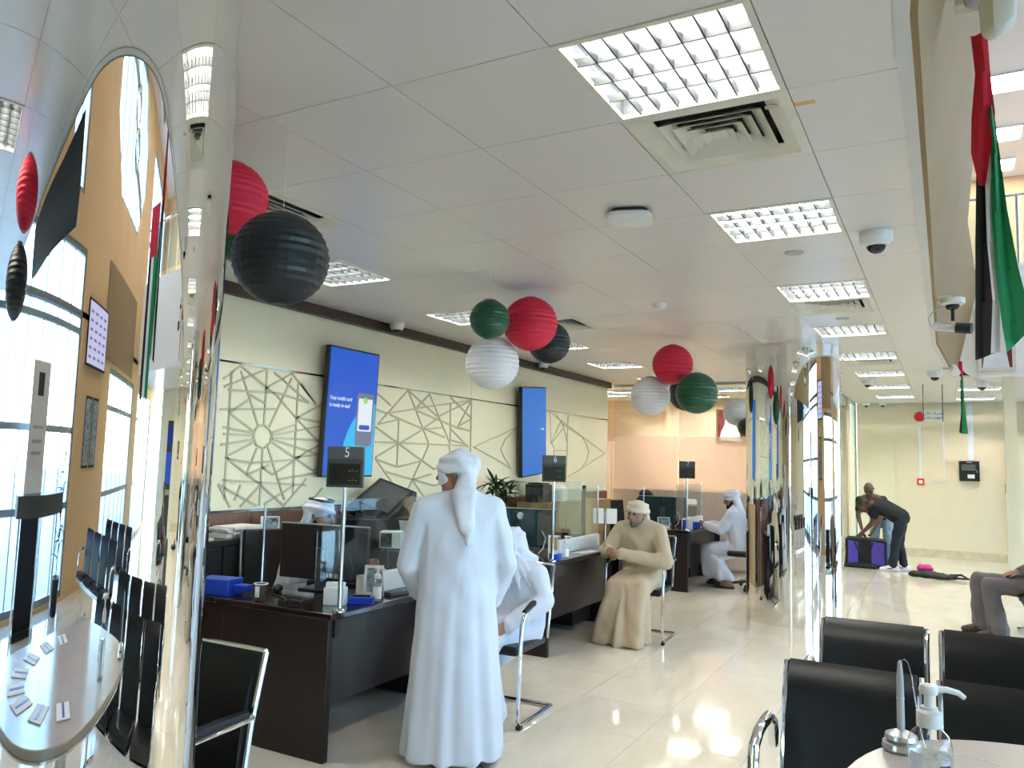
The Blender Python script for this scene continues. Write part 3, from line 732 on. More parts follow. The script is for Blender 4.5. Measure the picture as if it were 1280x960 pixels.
cloth_strip([(0.0, 0.012, 0.70), (0.0, 0.012, 0.4), (0.01, 0.012, 0.2), (0.0, 0.012, 0.02)], [(0.03, 0.012, 0.74), (0.03, 0.012, 0.4), (0.05, 0.012, 0.2), (0.055, 0.012, 0.03)], 0.005, 0.006, 2).build('white_band', 'fwhite', fl)
cloth_strip([(-0.025, 0.02, 0.66), (-0.035, 0.02, 0.4), (-0.04, 0.02, 0.2), (-0.045, 0.02, 0.0)], [(0.006, 0.02, 0.64), (0.012, 0.02, 0.4), (0.018, 0.02, 0.2), (0.02, 0.02, 0.025)], 0.006, 0.010, 3).build('black_band', 'fblack', fl)
f2 = empty('hanging_flag', (0.20, 11.8, 2.06), 0, 'narrow flag rolled thin hanging under the parapet corner', 'flag', 'hanging flags')
cloth_strip(zz([(-0.03, 0.95), (-0.02, 0.75)]), zz([(0.015, 0.95), (0.02, 0.75)]), 0.006, 0.006, 0).build('red_band', 'fred', f2)
cloth_strip(zz([(-0.005, 0.78), (0.0, 0.4), (-0.01, 0.0)]), zz([(0.02, 0.75), (0.03, 0.4), (0.06, 0.0)]), 0.006, 0.006, 0).build('green_band', 'fgreen', f2)
cloth_strip([(-0.012, 0.012, 0.7), (-0.012, 0.012, 0.3), (-0.04, 0.012, 0.02)], [(0.006, 0.012, 0.7), (0.006, 0.012, 0.3), (0.0, 0.012, 0.0)], 0.006, 0.006, 0).build('black_band', 'fblack', f2)
f3 = empty('hanging_flag', (1.9, 1.62, 2.30), 0, 'black cloth swag draped along the ceiling edge', 'flag', 'hanging flags')
cloth_strip([(-0.95, 0, 0.52), (-0.95, 0, 0.25), (-0.9, 0, 0.08)], [(1.2, 0.02, 0.52), (1.2, 0.02, 0.3), (1.1, 0.02, 0.2)], 0.006, 0.02, 0).build('black_band', 'fblack', f3)
f4 = empty('hanging_flag', (3.4, 9.6, 2.2), 0, 'tall flag hanging against the facade windows', 'flag', 'hanging flags')
for (a, b, m) in ((0, 0.3, 'fgreen'), (0.3, 0.55, 'fwhite'), (0.55, 0.8, 'fblack')):
    cloth_strip([(a, 0, 1.9), (a, 0, 1.0), (a, 0, 0)], [(b, 0, 1.9), (b, 0, 1.0), (b, 0, 0.05)], 0.006, 0.01, a).build('band', m, f4)
cloth_strip([(0, 0, 2.6), (0, 0, 2.2), (0, 0, 1.9)], [(0.8, 0, 2.6), (0.8, 0, 2.2), (0.8, 0, 1.9)], 0.006, 0.01, 0).build('red_band', 'fred', f4)
MB().cyl((-0.05, 0, 2.6), (0.85, 0, 2.6), 0.012).build('rod', 'steel', f4); MB().cyl((0.4, 0, 2.6), (0.4, 0, 5.2), 0.004, n=6).build('cord', 'steel', f4)

# ------------------------------------------------------------ wall screens
def tv(yc, lb, roll, content, lean):
    r = empty('wall_screen', (-4.60, yc, 1.94), 0, lb, 'screen', 'portrait wall screens')
    r.rotation_euler = (roll, lean, 0)
    B(-0.02, 0.03, -0.335, 0.335, -0.56, 0.56).build('bezel', 'black', r, bevel=0.004)
    B(-0.09, -0.02, -0.12, 0.12, -0.15, 0.15).build('wall_mount', 'blackmatte', r)
    B(0.03, 0.032, -0.322, 0.322, -0.545, 0.545).build('display', content, r)
    return r
t1 = tv(5.40, 'portrait screen showing a phone and white text on blue above the first counter', 0, 'tvblue', 0.03)
B(0.0322, 0.033, -0.322, 0.322, -0.545, -0.544).build('edge_line', 'tvcyan', t1)
arc = [(0.322, 0.10)]+[(0.322-0.45*math.sin(k*PI/20)**1.0, -0.545+0.645*math.cos(k*PI/20)) for k in range(1, 11)]+[(0.322, -0.545)]
MB().prism(arc, 0.0322, 0.0328, 'x').build('cyan_swoosh', 'tvcyan', t1)
def rrect(cx, cy, w, h, r):
    return [(cx+sx*(w/2-r)+r*math.cos(a+k*PI/8), cy+sy*(h/2-r)+r*math.sin(a+k*PI/8)) for sx, sy, a in ((1,1,0),(-1,1,PI/2),(-1,-1,PI),(1,-1,1.5*PI)) for k in range(5)]
MB().prism(rrect(0.175, -0.05, 0.235, 0.47, 0.03), 0.0328, 0.0338, 'x').build('phone_shape', 'tvgrey', t1)
MB().prism(rrect(0.175, -0.01, 0.19, 0.29, 0.008), 0.0338, 0.0343, 'x').build('phone_page', 'tvwhite', t1)
MB().prism(rrect(0.175, -0.12, 0.15, 0.042, 0.02), 0.0343, 0.0346, 'x').build('phone_button', 'tvblue', t1)
MB().prism(rrect(0.17, 0.12, 0.06, 0.06, 0.029), 0.0343, 0.0346, 'x').build('check_disc', 'tvgreen', t1)
RX = (PI/2, 0, PI/2)
text('Your credit card', 0.05, 'caption', 'tvwhite', t1, (0.034, -0.155, 0.115), RX, sx=0.85)
text('is ready to use!', 0.05, 'caption', 'tvwhite', t1, (0.034, -0.165, 0.055), RX, sx=0.85)
t2 = tv(8.93, 'portrait screen showing plain blue above the potted palm', 0.09, 'tvblue2', 0.02)
text('ready', 0.045, 'caption', 'tvwhite', t2, (0.034, 0.22, 0.02), RX)
t3 = tv(2.2, 'portrait screen behind the near column above the first bay', 0, 'tvblue', 0.03)

# ------------------------------------------------------------ counters
def make_desk(loc, lb, L=1.65):
    r = empty('counter_desk', loc, 0, lb, 'desk', 'dark wood counter desks')
    MB().prism([(0, 0), (0, L), (-0.85, L), (-0.85, 0.0)], 0.715, 0.75).build('top', 'darkwood', r, bevel=0.006)
    B(-0.80, -0.03, 0.015, 0.055, 0.0, 0.715).build('side_panel', 'darkpanel', r, bevel=0.003)
    B(-0.80, -0.03, L-0.055, L-0.015, 0.0, 0.715).build('side_panel', 'darkpanel', r, bevel=0.003)
    B(-0.13, -0.10, 0.055, L-0.055, 0.26, 0.715).build('modesty_panel', 'darkpanel', r)
    B(-0.10, -0.02, 0.055, 0.30, 0.62, 0.712).build('corner_block', 'darkpanel', r, bevel=0.003)
    p = B(-0.80, -0.32, L-0.50, L-0.06, 0.03, 0.70).build('pedestal', 'darkpanel', r)
    for k in range(3): d = B(-0.815, -0.80, L-0.49, L-0.07, 0.05+0.215*k, 0.255+0.215*k).build('drawer', 'darkwood', p); 
    MB().cyl((-0.12, 0.09, 0.0), (-0.12, 0.09, 0.03), 0.02).build('foot', 'black', r)
    return r
d1 = make_desk((-2.78, 3.20, 0), 'glossy dark wood counter desk under the sign numbered five')
B(-1.32, -0.851, 0.0, 0.46, 0.715, 0.75).build('return_top', 'darkwood', d1, bevel=0.006)
B(-1.28, -0.801, 0.015, 0.055, 0.0, 0.714).build('return_panel', 'darkpanel', d1, bevel=0.003)
make_desk((-2.80, 5.82, 0), 'glossy dark wood counter desk under the sign numbered six')
make_desk((-2.80, 9.75, 0), 'glossy dark wood counter desk farthest back near the office glass')
def sign(x, y, num, lb):
    r = empty('counter_sign', (x, y, 0.75), 0, lb, 'sign', 'numbered counter signs')
    MB().lathe([(0.035, 0.0), (0.035, 0.008), (0.016, 0.02), (0.012, 0.02)], 16).build('base', 'chrome', r)
    MB().cyl((0, 0, 0.02), (0, 0, 0.66), 0.012).build('pole', 'chrome', r)
    rz = math.atan2(y, x)+PI/2; s = empty('sign_box', (0, 0, 0), 0)
    bpy.data.objects.remove(s)
    R = Matrix.Rotation(0.42, 3, 'Z')
    MB().obox((0, 0, 0.72), (0.195, 0.035, 0.15), R).build('display_box', 'graph', r, bevel=0.003)
    MB().obox((0, 0, 0.828), (0.195, 0.037, 0.066), R).build('number_panel', 'graph2', r, bevel=0.003)
    MB().obox(R @ Vector((0.0, -0.0185, 0.715)), (0.17, 0.001, 0.11), R).build('display_window', 'black', r)
    rot = (PI/2, 0, 0.42)
    text(num, 0.075, 'number', 'paper', r, R @ Vector((0.01, -0.0195, 0.828)), rot, sx=0.8)
    for zz_, tx in ((0.74, '0001'), (0.69, '5114')):
        text('.. : ..' if num == '5' else '-:..-', 0.03, 'led_text', 'led', r, R @ Vector((0.045, -0.0195, zz_)), rot)
sign(-2.80, 3.28, '5', 'counter sign numbered five on a chrome pole')
sign(-2.84, 5.92, '6', 'counter sign numbered six on a chrome pole')
sign(-2.86, 9.82, '7', 'counter sign numbered seven on a chrome pole')
def guard(x, y, L, lb):
    r = empty('glass_screen', (x, y, 0.75), 0, lb, 'screen', 'counter glass screens')
    B(-0.004, 0.004, 0.02, L, 0.10, 0.56).build('front_pane', 'screen', r)
    B(-0.42, -0.02, 0.0, 0.008, 0.06, 0.50).build('side_pane', 'screen', r)
    B(-0.028, 0.028, 0.0+L*0.3, L, 0.0, 0.115).build('white_base', 'plastic', r, bevel=0.004)
    MB().cyl((0, L+0.01, 0), (0, L+0.01, 0.58), 0.008).build('end_post', 'chrome', r)
    MB().cyl((-0.42, 0.0, 0), (-0.42, 0.0, 0.52), 0.007).build('end_post', 'chrome', r)
guard(-3.03, 3.36, 1.2, 'clear glass screen with white base on the desk under sign five')
guard(-3.03, 6.0, 1.32, 'clear glass screen with white base on the desk under sign six')
guard(-3.03, 9.9, 1.2, 'clear glass screen with white base on the farthest desk')
def monitor(x, y, rz, lb, logo=True, m='screenback'):
    r = empty('monitor', (x, y, 0.75), rz, lb, 'monitor', 'counter monitors')
    B(-0.12, 0.12, -0.09, 0.09, 0, 0.012).build('foot', 'black', r, bevel=0.004)
    B(-0.03, 0.03, -0.045, -0.02, 0.01, 0.25).build('stand', 'graph', r)
    B(-0.315, 0.315, -0.02, 0.012, 0.055, 0.39).build('back_shell', m, r, bevel=0.006)
    B(-0.305, 0.305, 0.012, 0.014, 0.07, 0.38).build('display', 'black', r)
    B(-0.315, 0.315, -0.021, 0.0, 0.385, 0.392).build('top_edge', 'greyplastic', r)
    if logo: MB().lathe([(0.0, 0), (0.032, 0.0), (0.032, 0.002), (0, 0.002)], 20).build('logo_disc', 'chrome', r, (0, -0.0205, 0.325), (PI/2, 0, 0))
    else:
        for k in range(4): B(0.02+0.035*k, 0.045+0.035*k, -0.0225, -0.02, 0.075, 0.1).build('port', 'greyplastic', r)
    MB().tube([(0.2, -0.022, 0.2), (0.24, -0.05, 0.14), (0.22, -0.06, 0.05), (0.18, -0.08, 0.006)], 0.004).build('cable', 'plastic' if logo else 'black', r)
monitor(-3.345, 3.76, 0.12, 'black monitor turned towards the clerk on the desk under sign five', False, 'black')
monitor(-3.34, 6.3, 0.25, 'teal backed monitor with round badge on the desk under sign six')
monitor(-3.33, 10.3, 0.15, 'teal backed monitor with round badge on the farthest desk')
def bottle(x, y, z, s, lb, lab=True):
    r = empty('sanitizer_bottle', (x, y, z), 0.35, lb, 'bottle', 'pump sanitizer bottles')
    MB().lathe([(0.0, 0.0), (0.030*s, 0.0), (0.033*s, 0.008*s), (0.033*s, 0.105*s), (0.028*s, 0.122*s), (0.016*s, 0.133*s), (0.015*s, 0.138*s)], 24).build('bottle_body', 'clearbottle', r)
    MB().lathe([(0.0, 0.004*s), (0.030*s, 0.004*s), (0.0305*s, 0.09*s), (0.0, 0.091*s)], 24).build('gel', 'clearbottle', r)
    MB().lathe([(0.019*s, 0.134*s), (0.019*s, 0.156*s), (0.013*s, 0.160*s), (0.013*s, 0.164*s), (0.0, 0.165*s)], 24).build('cap', 'plastic', r)
    MB().cyl((0, 0, 0.16*s), (0, 0, 0.186*s), 0.0075*s).build('pump_stem', 'plastic', r)
    h = MB().lathe([(0.0, 0.184*s), (0.013*s, 0.184*s), (0.015*s, 0.190*s), (0.013*s, 0.198*s), (0.0, 0.2*s)], 16); h.tube([(0, 0, 0.192*s), (0.028*s, 0, 0.192*s), (0.045*s, 0, 0.188*s), (0.054*s, 0, 0.181*s)], [0.006*s, 0.005*s, 0.0045*s, 0.004*s])
    h.build('pump_head', 'plastic', r)
    if lab:
        n = 10; mb = MB(); vs = []
        for k in range(n+1):
            a = -1.35+1.7*k/n-0.75
            for z_ in (0.02, 0.09): vs.append((0.0334*s*math.cos(a), 0.0334*s*math.sin(a), z_*s))
        for k in range(n+1):
            a = -1.35+1.7*k/n-0.75
            for z_ in (0.02, 0.09): vs.append((0.0338*s*math.cos(a), 0.0338*s*math.sin(a), z_*s))
        o = 2*(n+1)
        mb.add(vs, [(o+2*k, o+2*k+2, o+2*k+3, o+2*k+1) for k in range(n)]).build('label', 'paper', r)
    return r
bottle(-2.83, 3.63, 0.75, 0.95, 'clear pump sanitizer bottle on the desk under sign five')
bottle(-2.84, 6.18, 0.75, 0.95, 'clear pump sanitizer bottle on the desk under sign six')
def frame_photo(x, y, z, rz, w, h, lb, m='photo', cat='photo stand'):
    r = empty('photo_stand', (x, y, z), rz, lb, cat)
    R = Matrix.Rotation(-0.22, 3, 'X')
    MB().obox(R @ Vector((0, 0, h/2)), (w, 0.006, h), R).build('card', 'paper', r)
    MB().obox(R @ Vector((0.005, -0.004, h*0.56)), (w*0.78, 0.002, h*0.7), R).build('picture', m, r)
    R2 = Matrix.Rotation(0.3, 3, 'X'); MB().obox((0, 0.09, h*0.44), (w*0.9, 0.004, h*0.92), R2).build('back_leg', 'paper', r)
frame_photo(-2.895, 3.67, 0.751, 0.5, 0.11, 0.19, 'white leaflet stand with a photo beside the sanitizer on desk five')
frame_photo(-4.52, 4.46, 0.961, 0.9, 0.14, 0.13, 'tent calendar with blue picture on the black cabinet')
frame_photo(-2.93, 6.12, 0.751, 0.5, 0.08, 0.19, 'gold edged leaflet stand at the corner of desk six', 'gold')
frame_photo(-3.2, 9.95, 0.751, 0.3, 0.16, 0.14, 'white photo stand beside the monitor on the farthest desk')
frame_photo(-3.15, 6.62, 0.751, 0.5, 0.10, 0.14, 'white framed card behind the chair back on desk six')
def item(name, mb, m, lb, cat, loc=(0,0,0), rot=(0,0,0), bevel=0, group=None):
    return tag(mb.build(name, m, None, loc, rot, bevel), lb, cat, group)
w1 = empty('leaflet_box', (-2.95, 3.42, 0.75), 0.45, 'white open leaflet box at the foot of sign five', 'box')
B(-0.06, 0.06, -0.03, 0.03, 0, 0.095).build('box_shell', 'plastic', w1, bevel=0.004); B(-0.05, 0.05, -0.02, 0.02, 0.09, 0.12).build('leaflets', 'paper', w1)
b1 = empty('card_tray', (-2.85, 3.52, 0.75), 0.45, 'dark blue card tray beside sign five', 'tray')
B(-0.07, 0.07, -0.03, 0.03, 0, 0.04).build('tray_body', 'blueplastic', b1, bevel=0.004); B(-0.05, 0.05, -0.005, 0.005, 0.035, 0.05).build('cards', 'black', b1)
b2 = empty('card_tray', (-2.86, 6.02, 0.75), 0.45, 'round blue tray at the corner of the desk under sign six', 'tray')
MB().lathe([(0, 0), (0.05, 0), (0.055, 0.05), (0.045, 0.055), (0, 0.05)], 16).build('tray_body', 'blueplastic', b2); B(-0.02, 0.02, -0.004, 0.004, 0.04, 0.08).build('cards', 'paper', b2)
st = empty('card_reader', (-2.88, 3.88, 0.75), 1.3, 'flat dark card reader on the desk under sign five', 'card reader')
B(-0.07, 0.07, -0.035, 0.035, 0, 0.022).build('body', 'graph', st, bevel=0.004); B(-0.05, 0.02, -0.025, 0.025, 0.022, 0.024).build('display', 'black', st)
st = empty('paper_form', (-2.90, 6.75, 0.75), 1.4, 'white printed form lying on the desk under sign six', 'paper')
B(-0.15, 0.15, -0.05, 0.05, 0, 0.002).build('sheet', 'paper', st); B(-0.1, 0.1, 0.02, 0.03, 0.002, 0.0025).build('printed_line', 'greyplastic', st)
cp = empty('paper_cup', (-3.37, 3.28, 0.75), 0, 'small paper coffee cup with white rim near the mouse', 'cup')
MB().lathe([(0.026, 0), (0.038, 0.088), (0.035, 0.088), (0.025, 0.01)], 20).build('cup_wall', 'brownleather', cp); MB().tube([(0.038*math.cos(k*PI/10), 0.038*math.sin(k*PI/10), 0.089) for k in range(20)], 0.003, 6, True).build('rim', 'paper', cp); MB().lathe([(0.0, 0.07), (0.033, 0.07)], 20).build('coffee', 'brownleather', cp)
B(-0.002, 0.026, -0.0385, -0.034, 0.02, 0.08).build('white_print', 'paper', cp)
ms = empty('mouse', (-3.48, 3.52, 0.75), 0.7, 'black computer mouse on the desk under sign five', 'mouse')
MB().ell((0, 0, 0.0225), (0.034, 0.055, 0.022)).build('shell', 'black', ms); MB().cyl((0, 0.02, 0.042), (0, 0.035, 0.04), 0.004).build('wheel', 'graph', ms)
kb = empty('keyboard', (-3.40, 3.98, 0.75), 0.2, 'black keyboard beside the monitor on desk five', 'keyboard')
B(-0.2, 0.2, -0.07, 0.07, 0, 0.018).build('case', 'black', kb, bevel=0.004)
for k in range(4): B(-0.19, 0.19, -0.06+0.03*k, -0.036+0.03*k, 0.018, 0.024).build('key_row', 'graph', kb)
cb = empty('cable_coil', (-3.14, 3.30, 0.75), 0, 'loose black cable coiled at the desk corner', 'cable')
MB().tube([(0.07*math.cos(k*0.7)*(0.6+0.03*k), 0.04*math.sin(k*0.7), 0.006+0.002*k) for k in range(14)], 0.004).build('cable_loop', 'black', cb); MB().tube([(-0.02, 0.0, 0.006), (-0.15, 0.08, 0.006), (-0.3, 0.14, 0.006)], 0.004).build('cable_lead', 'black', cb)
bb = empty('file_box', (-3.62, 3.30, 0.75), 0.2, 'bright blue plastic file box on the desk end', 'box')
B(-0.2, 0.02, -0.06, 0.08, 0, 0.09).build('box_body', 'blueplastic', bb, bevel=0.005); B(0.02, 0.11, -0.02, 0.05, 0.02, 0.06).build('drawer', 'blueplastic', bb, bevel=0.005)
dcm = empty('document_camera', (-3.25, 4.32, 0.75), 0.45, 'white boxed camera head on a black stand beside the standing man', 'camera')
B(-0.06, 0.06, -0.05, 0.05, 0, 0.02).build('foot', 'black', dcm); MB().cyl((-0.03, 0, 0.02), (-0.05, 0, 0.3), 0.012).build('arm', 'black', dcm)
B(-0.085, 0.06, -0.05, 0.06, 0.21, 0.32).build('head', 'plastic', dcm, bevel=0.006); B(-0.075, 0.0, -0.055, -0.05, 0.22, 0.31).build('lens_panel', 'graph', dcm); MB().cyl((-0.04, -0.055, 0.265), (-0.04, -0.062, 0.265), 0.022).build('lens', 'steel', dcm)
# back cabinets, printer, plant, shelf
def cabinet(x0, x1, y0, y1, h, m, lb, nd):
    r = empty('storage_cabinet', ((x0+x1)/2, y0, 0), 0, lb, 'cabinet'); w = x1-x0; L = y1-y0
    B(-w/2, w/2, 0, L, 0.0, h-0.03).build('carcass', m, r); B(-w/2-0.005, w/2+0.015, -0.005, L+0.005, h-0.03, h).build('top', m, r)
    for k in range(nd):
        a = L*k/nd+0.006; b = L*(k+1)/nd-0.006
        d = B(w/2, w/2+0.016, a, b, 0.08, h-0.045).build('door', m, r); MB().cyl((w/2+0.03, b-0.05, h*0.55), (w/2+0.03, b-0.05, h*0.7), 0.006).build('handle', 'steel', d)
cabinet(-4.67, -4.38, 3.30, 5.05, 0.96, 'black', 'black storage cabinet along the wall behind desk five', 3)
cabinet(-4.67, -4.25, 5.15, 6.3, 0.86, 'darkwood', 'dark wood cabinet carrying the black printer', 2)
cabinet(-4.62, -4.2, 7.0, 8.2, 0.97, 'redwood', 'red brown cabinet under the potted palm', 2)
cabinet(-4.62, -4.2, 8.6, 10.6, 1.06, 'tanwood', 'tan wood cabinet behind the second glass screen', 4)
sp = empty('paper_stack', (-4.53, 4.14, 0.96), 0, 'stack of papers on the black cabinet', 'paper')
for k in range(6): MB().obox((random.uniform(-.01, .01), random.uniform(-.02, .02), 0.008+0.013*k), (0.21, 0.30, 0.012), Matrix.Rotation(random.uniform(-.15, .15), 3, 'Z')).build('sheet_bundle', 'paper', sp)
pn = empty('note_pad', (-4.46, 3.8, 0.96), 0.3, 'small yellow note pad on the black cabinet', 'note pad')
B(-0.05, 0.05, -0.04, 0.04, 0, 0.018).build('pad', 'creamplastic', pn); B(-0.05, -0.04, -0.04, 0.04, 0.018, 0.02).build('binding', 'gold', pn)
pr = empty('office_printer', (-4.44, 5.62, 0.86), 0, 'black office printer with raised lid behind the standing man', 'printer')
B(-0.2, 0.24, -0.28, 0.3, 0, 0.17).build('body', 'black', pr, bevel=0.01); B(0.1, 0.3, -0.2, 0.22, 0.05, 0.075).build('paper_tray', 'graph', pr)
R = Matrix.Rotation(0.5, 3, 'X') @ Matrix.Rotation(0.35, 3, 'Y')
MB().obox((0.05, 0.04, 0.30), (0.40, 0.50, 0.09), R).build('lid', 'black', pr, bevel=0.01)
MB().obox(Vector((0.05, 0.04, 0.30))+R @ Vector((0.0, 0.02, 0.05)), (0.30, 0.36, 0.012), R).build('feeder_panel', 'graph', pr)
B(-0.05, 0.15, -0.2, 0.2, 0.17, 0.25).build('scanner_bed', 'graph', pr)
tw = empty('desktop_printer', (-3.35, 4.68, 0.75), 0.3, 'black desktop printer on the far end of desk five', 'printer')
B(-0.2, 0.15, -0.13, 0.13, 0, 0.16).build('body', 'black', tw, bevel=0.01); B(-0.15, 0.1, -0.1, 0.1, 0.16, 0.18).build('lid', 'graph', tw)
R = Matrix.Rotation(0.5, 3, 'X'); MB().obox((-0.02, 0.1, 0.26), (0.21, 0.004, 0.22), R).build('paper_sheet', 'paper', tw)
# palm
pt = empty('potted_palm', (-4.30, 7.62, 0.97), 0, 'green potted palm on the cabinet under the second screen', 'plant')
MB().lathe([(0.0, 0), (0.07, 0), (0.095, 0.14), (0.085, 0.14), (0.08, 0.12), (0, 0.12)], 20).build('pot', 'blackmatte', pt); MB().lathe([(0, 0.121), (0.08, 0.121)], 16).build('soil', 'soil', pt)
rnd = random.Random(11)
for k in range(5): MB().cyl((rnd.uniform(-.03, .03), rnd.uniform(-.03, .03), 0.11), (rnd.uniform(-.1, .1), rnd.uniform(-.12, .12), 0.32), 0.006, 0.004, 6).build('stem', 'leaf', pt)
def leaf_mesh(L, w, droop):
    mb = MB(); n = 7; vs = []
    for k in range(n):
        t = k/(n-1); ww = w*math.sin(PI*min(1, 0.08+t*0.92))**0.8; x = L*t; z = 0.5*L*t-droop*t*t
        vs += [(x, -ww, z+0.012*(1-t)), (x, 0, z), (x, ww, z+0.012*(1-t))]
    fs = []
    for k in range(n-1):
        for j in range(2): fs.append((k*3+j, k*3+j+1, (k+1)*3+j+1, (k+1)*3+j))
    o = len(vs); vs2 = [(x, y, z-0.002) for x, y, z in vs]
    mb.add(vs+vs2, fs+[tuple(i+o for i in f[::-1]) for f in fs]); return mb.mesh('leaf', 'leaf')
lms = [leaf_mesh(0.30, 0.020, 0.10), leaf_mesh(0.26, 0.018, 0.2), leaf_mesh(0.24, 0.02, 0.02)]
for k in range(46):
    o = piece('leaf', lms[k % 3], pt, (rnd.uniform(-.07, .07), rnd.uniform(-.10, .10), rnd.uniform(0.16, 0.34)), rnd.uniform(0, 2*PI)); o.rotation_euler[1] = rnd.uniform(-0.45, 0.5)
# things along the tan cabinet
for k, (y, h, m, nm, lb) in enumerate(((8.75, 0.22, 'black', 'desk_telephone', 'black telephone set on the tan cabinet'), (9.25, 0.18, 'paper', 'paper_box', 'white carton on the tan cabinet'), (9.75, 0.24, 'creamplastic', 'paper_box', 'cream carton on the tan cabinet'))):
    r = empty(nm, (-4.4, y, 1.06), 0.2*k, lb, 'telephone' if k == 0 else 'box'); B(-0.12, 0.12, -0.13, 0.13, 0, h).build('body', m, r, bevel=0.006); B(-0.1, 0.1, -0.1, 0.1, h, h+0.02).build('lid', m, r, bevel=0.004)
dv = empty('office_divider', (-4.0, 8.38, 0), 0, 'dark glazed screen divider between the second and third desks', 'divider')
B(-0.65, 0.35, -0.01, 0.01, 0.05, 1.25).build('dark_pane', 'screen', dv); B(-0.68, -0.65, -0.02, 0.02, 0, 1.3).build('post', 'darkwood', dv); B(0.35, 0.38, -0.02, 0.02, 0, 1.3).build('post', 'darkwood', dv); B(-0.65, 0.35, -0.015, 0.015, 0.0, 0.75).build('lower_board', 'darkwood', dv)
ln = empty('leaflet_rack', (-3.2, 7.95, 0), 0.4, 'small leaflet rack on a steel pole behind the beige robed man', 'rack')
MB().lathe([(0.12, 0), (0.12, 0.015), (0.015, 0.03)], 20).build('base', 'black', ln); MB().cyl((0, 0, 0.02), (0, 0, 1.05), 0.012).build('pole', 'steel', ln)
for x in (-0.07, 0.07): MB().obox((x, -0.02, 1.0), (0.11, 0.01, 0.16), Matrix.Rotation(-0.2, 3, 'X')).build('leaflet', 'paper', ln)
sc = empty('office_machine', (-3.25, 11.12, 0.75), 0.3, 'grey machine with papers on top on the farthest desk', 'machine')
B(-0.2, 0.15, -0.15, 0.15, 0, 0.25).build('body', 'graph', sc, bevel=0.01); MB().obox((0, 0, 0.29), (0.3, 0.22, 0.02), Matrix.Rotation(0.3, 3, 'X')).build('papers', 'paper', sc)
for nm, cat_, x, y, m, s, lb in (('leaflet_holder', 'holder', -2.93, 10.15, 'paper', (0.05, 0.07, 0.13), 'white leaflet holder on the farthest desk'), ('tissue_box', 'tissue box', -2.88, 10.30, 'blueplastic', (0.06, 0.07, 0.08), 'bright blue tissue box on the farthest desk'), ('pen_cup', 'pen cup', -2.92, 9.97, 'blueplastic', (0.035, 0.035, 0.12), 'small dark blue square pen cup on the farthest desk')):
    r = empty(nm, (x, y, 0.75), 0.3, lb, cat_); B(-s[0], s[0], -s[1]/2, s[1]/2, 0, s[2]).build('body', m, r, bevel=0.004); B(-s[0]*0.7, s[0]*0.7, -s[1]*0.3, s[1]*0.3, s[2], s[2]+0.02).build('insert', 'paper', r)
wd = empty('wardrobe', (-5.75, 14.75, 0), 0, 'grey brown wardrobe in the corner of the peach office', 'wardrobe')
B(-0.3, 0.3, -0.15, 0.15, 0, 2.0).build('carcass', 'stripewood', wd); B(-0.29, -0.005, -0.165, -0.15, 0.05, 1.97).build('door', 'stripewood', wd); B(0.005, 0.29, -0.165, -0.15, 0.05, 1.97).build('door', 'stripewood', wd)
po = empty('framed_portrait', (-3.53, 14.94, 2.0), 0, 'framed portrait of a figure in white headscarf on peach wall', 'picture')
mb = MB()
for a in ((-0.26, 0.26, -0.025, 0, 0, 0.03), (-0.26, 0.26, -0.025, 0, 0.61, 0.64), (-0.26, -0.23, -0.025, 0, 0.03, 0.61), (0.23, 0.26, -0.025, 0, 0.03, 0.61)): mb.box(*a)
mb.build('frame', 'gold', po); B(-0.23, 0.23, -0.012, -0.004, 0.03, 0.61).build('backdrop', 'maroon', po)
MB().prism([(-0.20, 0.03), (0.20, 0.03), (0.17, 0.2), (0.10, 0.34), (0.09, 0.5), (0.0, 0.56), (-0.09, 0.5), (-0.10, 0.34), (-0.17, 0.2)], -0.016, -0.012, 'y').build('printed_robe', 'paper', po)
MB().prism([(0.05*math.cos(k*PI/8), 0.42+0.075*math.sin(k*PI/8)) for k in range(16)], -0.018, -0.016, 'y').build('printed_face', 'skin', po)
pp = empty('framed_picture', (0.61, 11.965, 2.89), 0, 'large white framed picture on the upper parapet behind the flag', 'picture')
mb = MB()
for a in ((-0.21, 0.21, -0.03, 0.01, 0, 0.04), (-0.21, 0.21, -0.03, 0.01, 0.82, 0.86), (-0.21, -0.17, -0.03, 0.01, 0.04, 0.82), (0.17, 0.21, -0.03, 0.01, 0.04, 0.82)): mb.box(*a)
mb.build('frame', 'creamplastic', pp); B(-0.17, 0.17, -0.012, 0.005, 0.04, 0.82).build('backdrop', 'maroon', pp)
MB().prism([(-0.16, 0.04), (0.14, 0.04), (0.10, 0.3), (0.08, 0.6), (-0.08, 0.62), (-0.13, 0.3)], -0.016, -0.012, 'y').build('printed_robe', 'fwhite', pp)

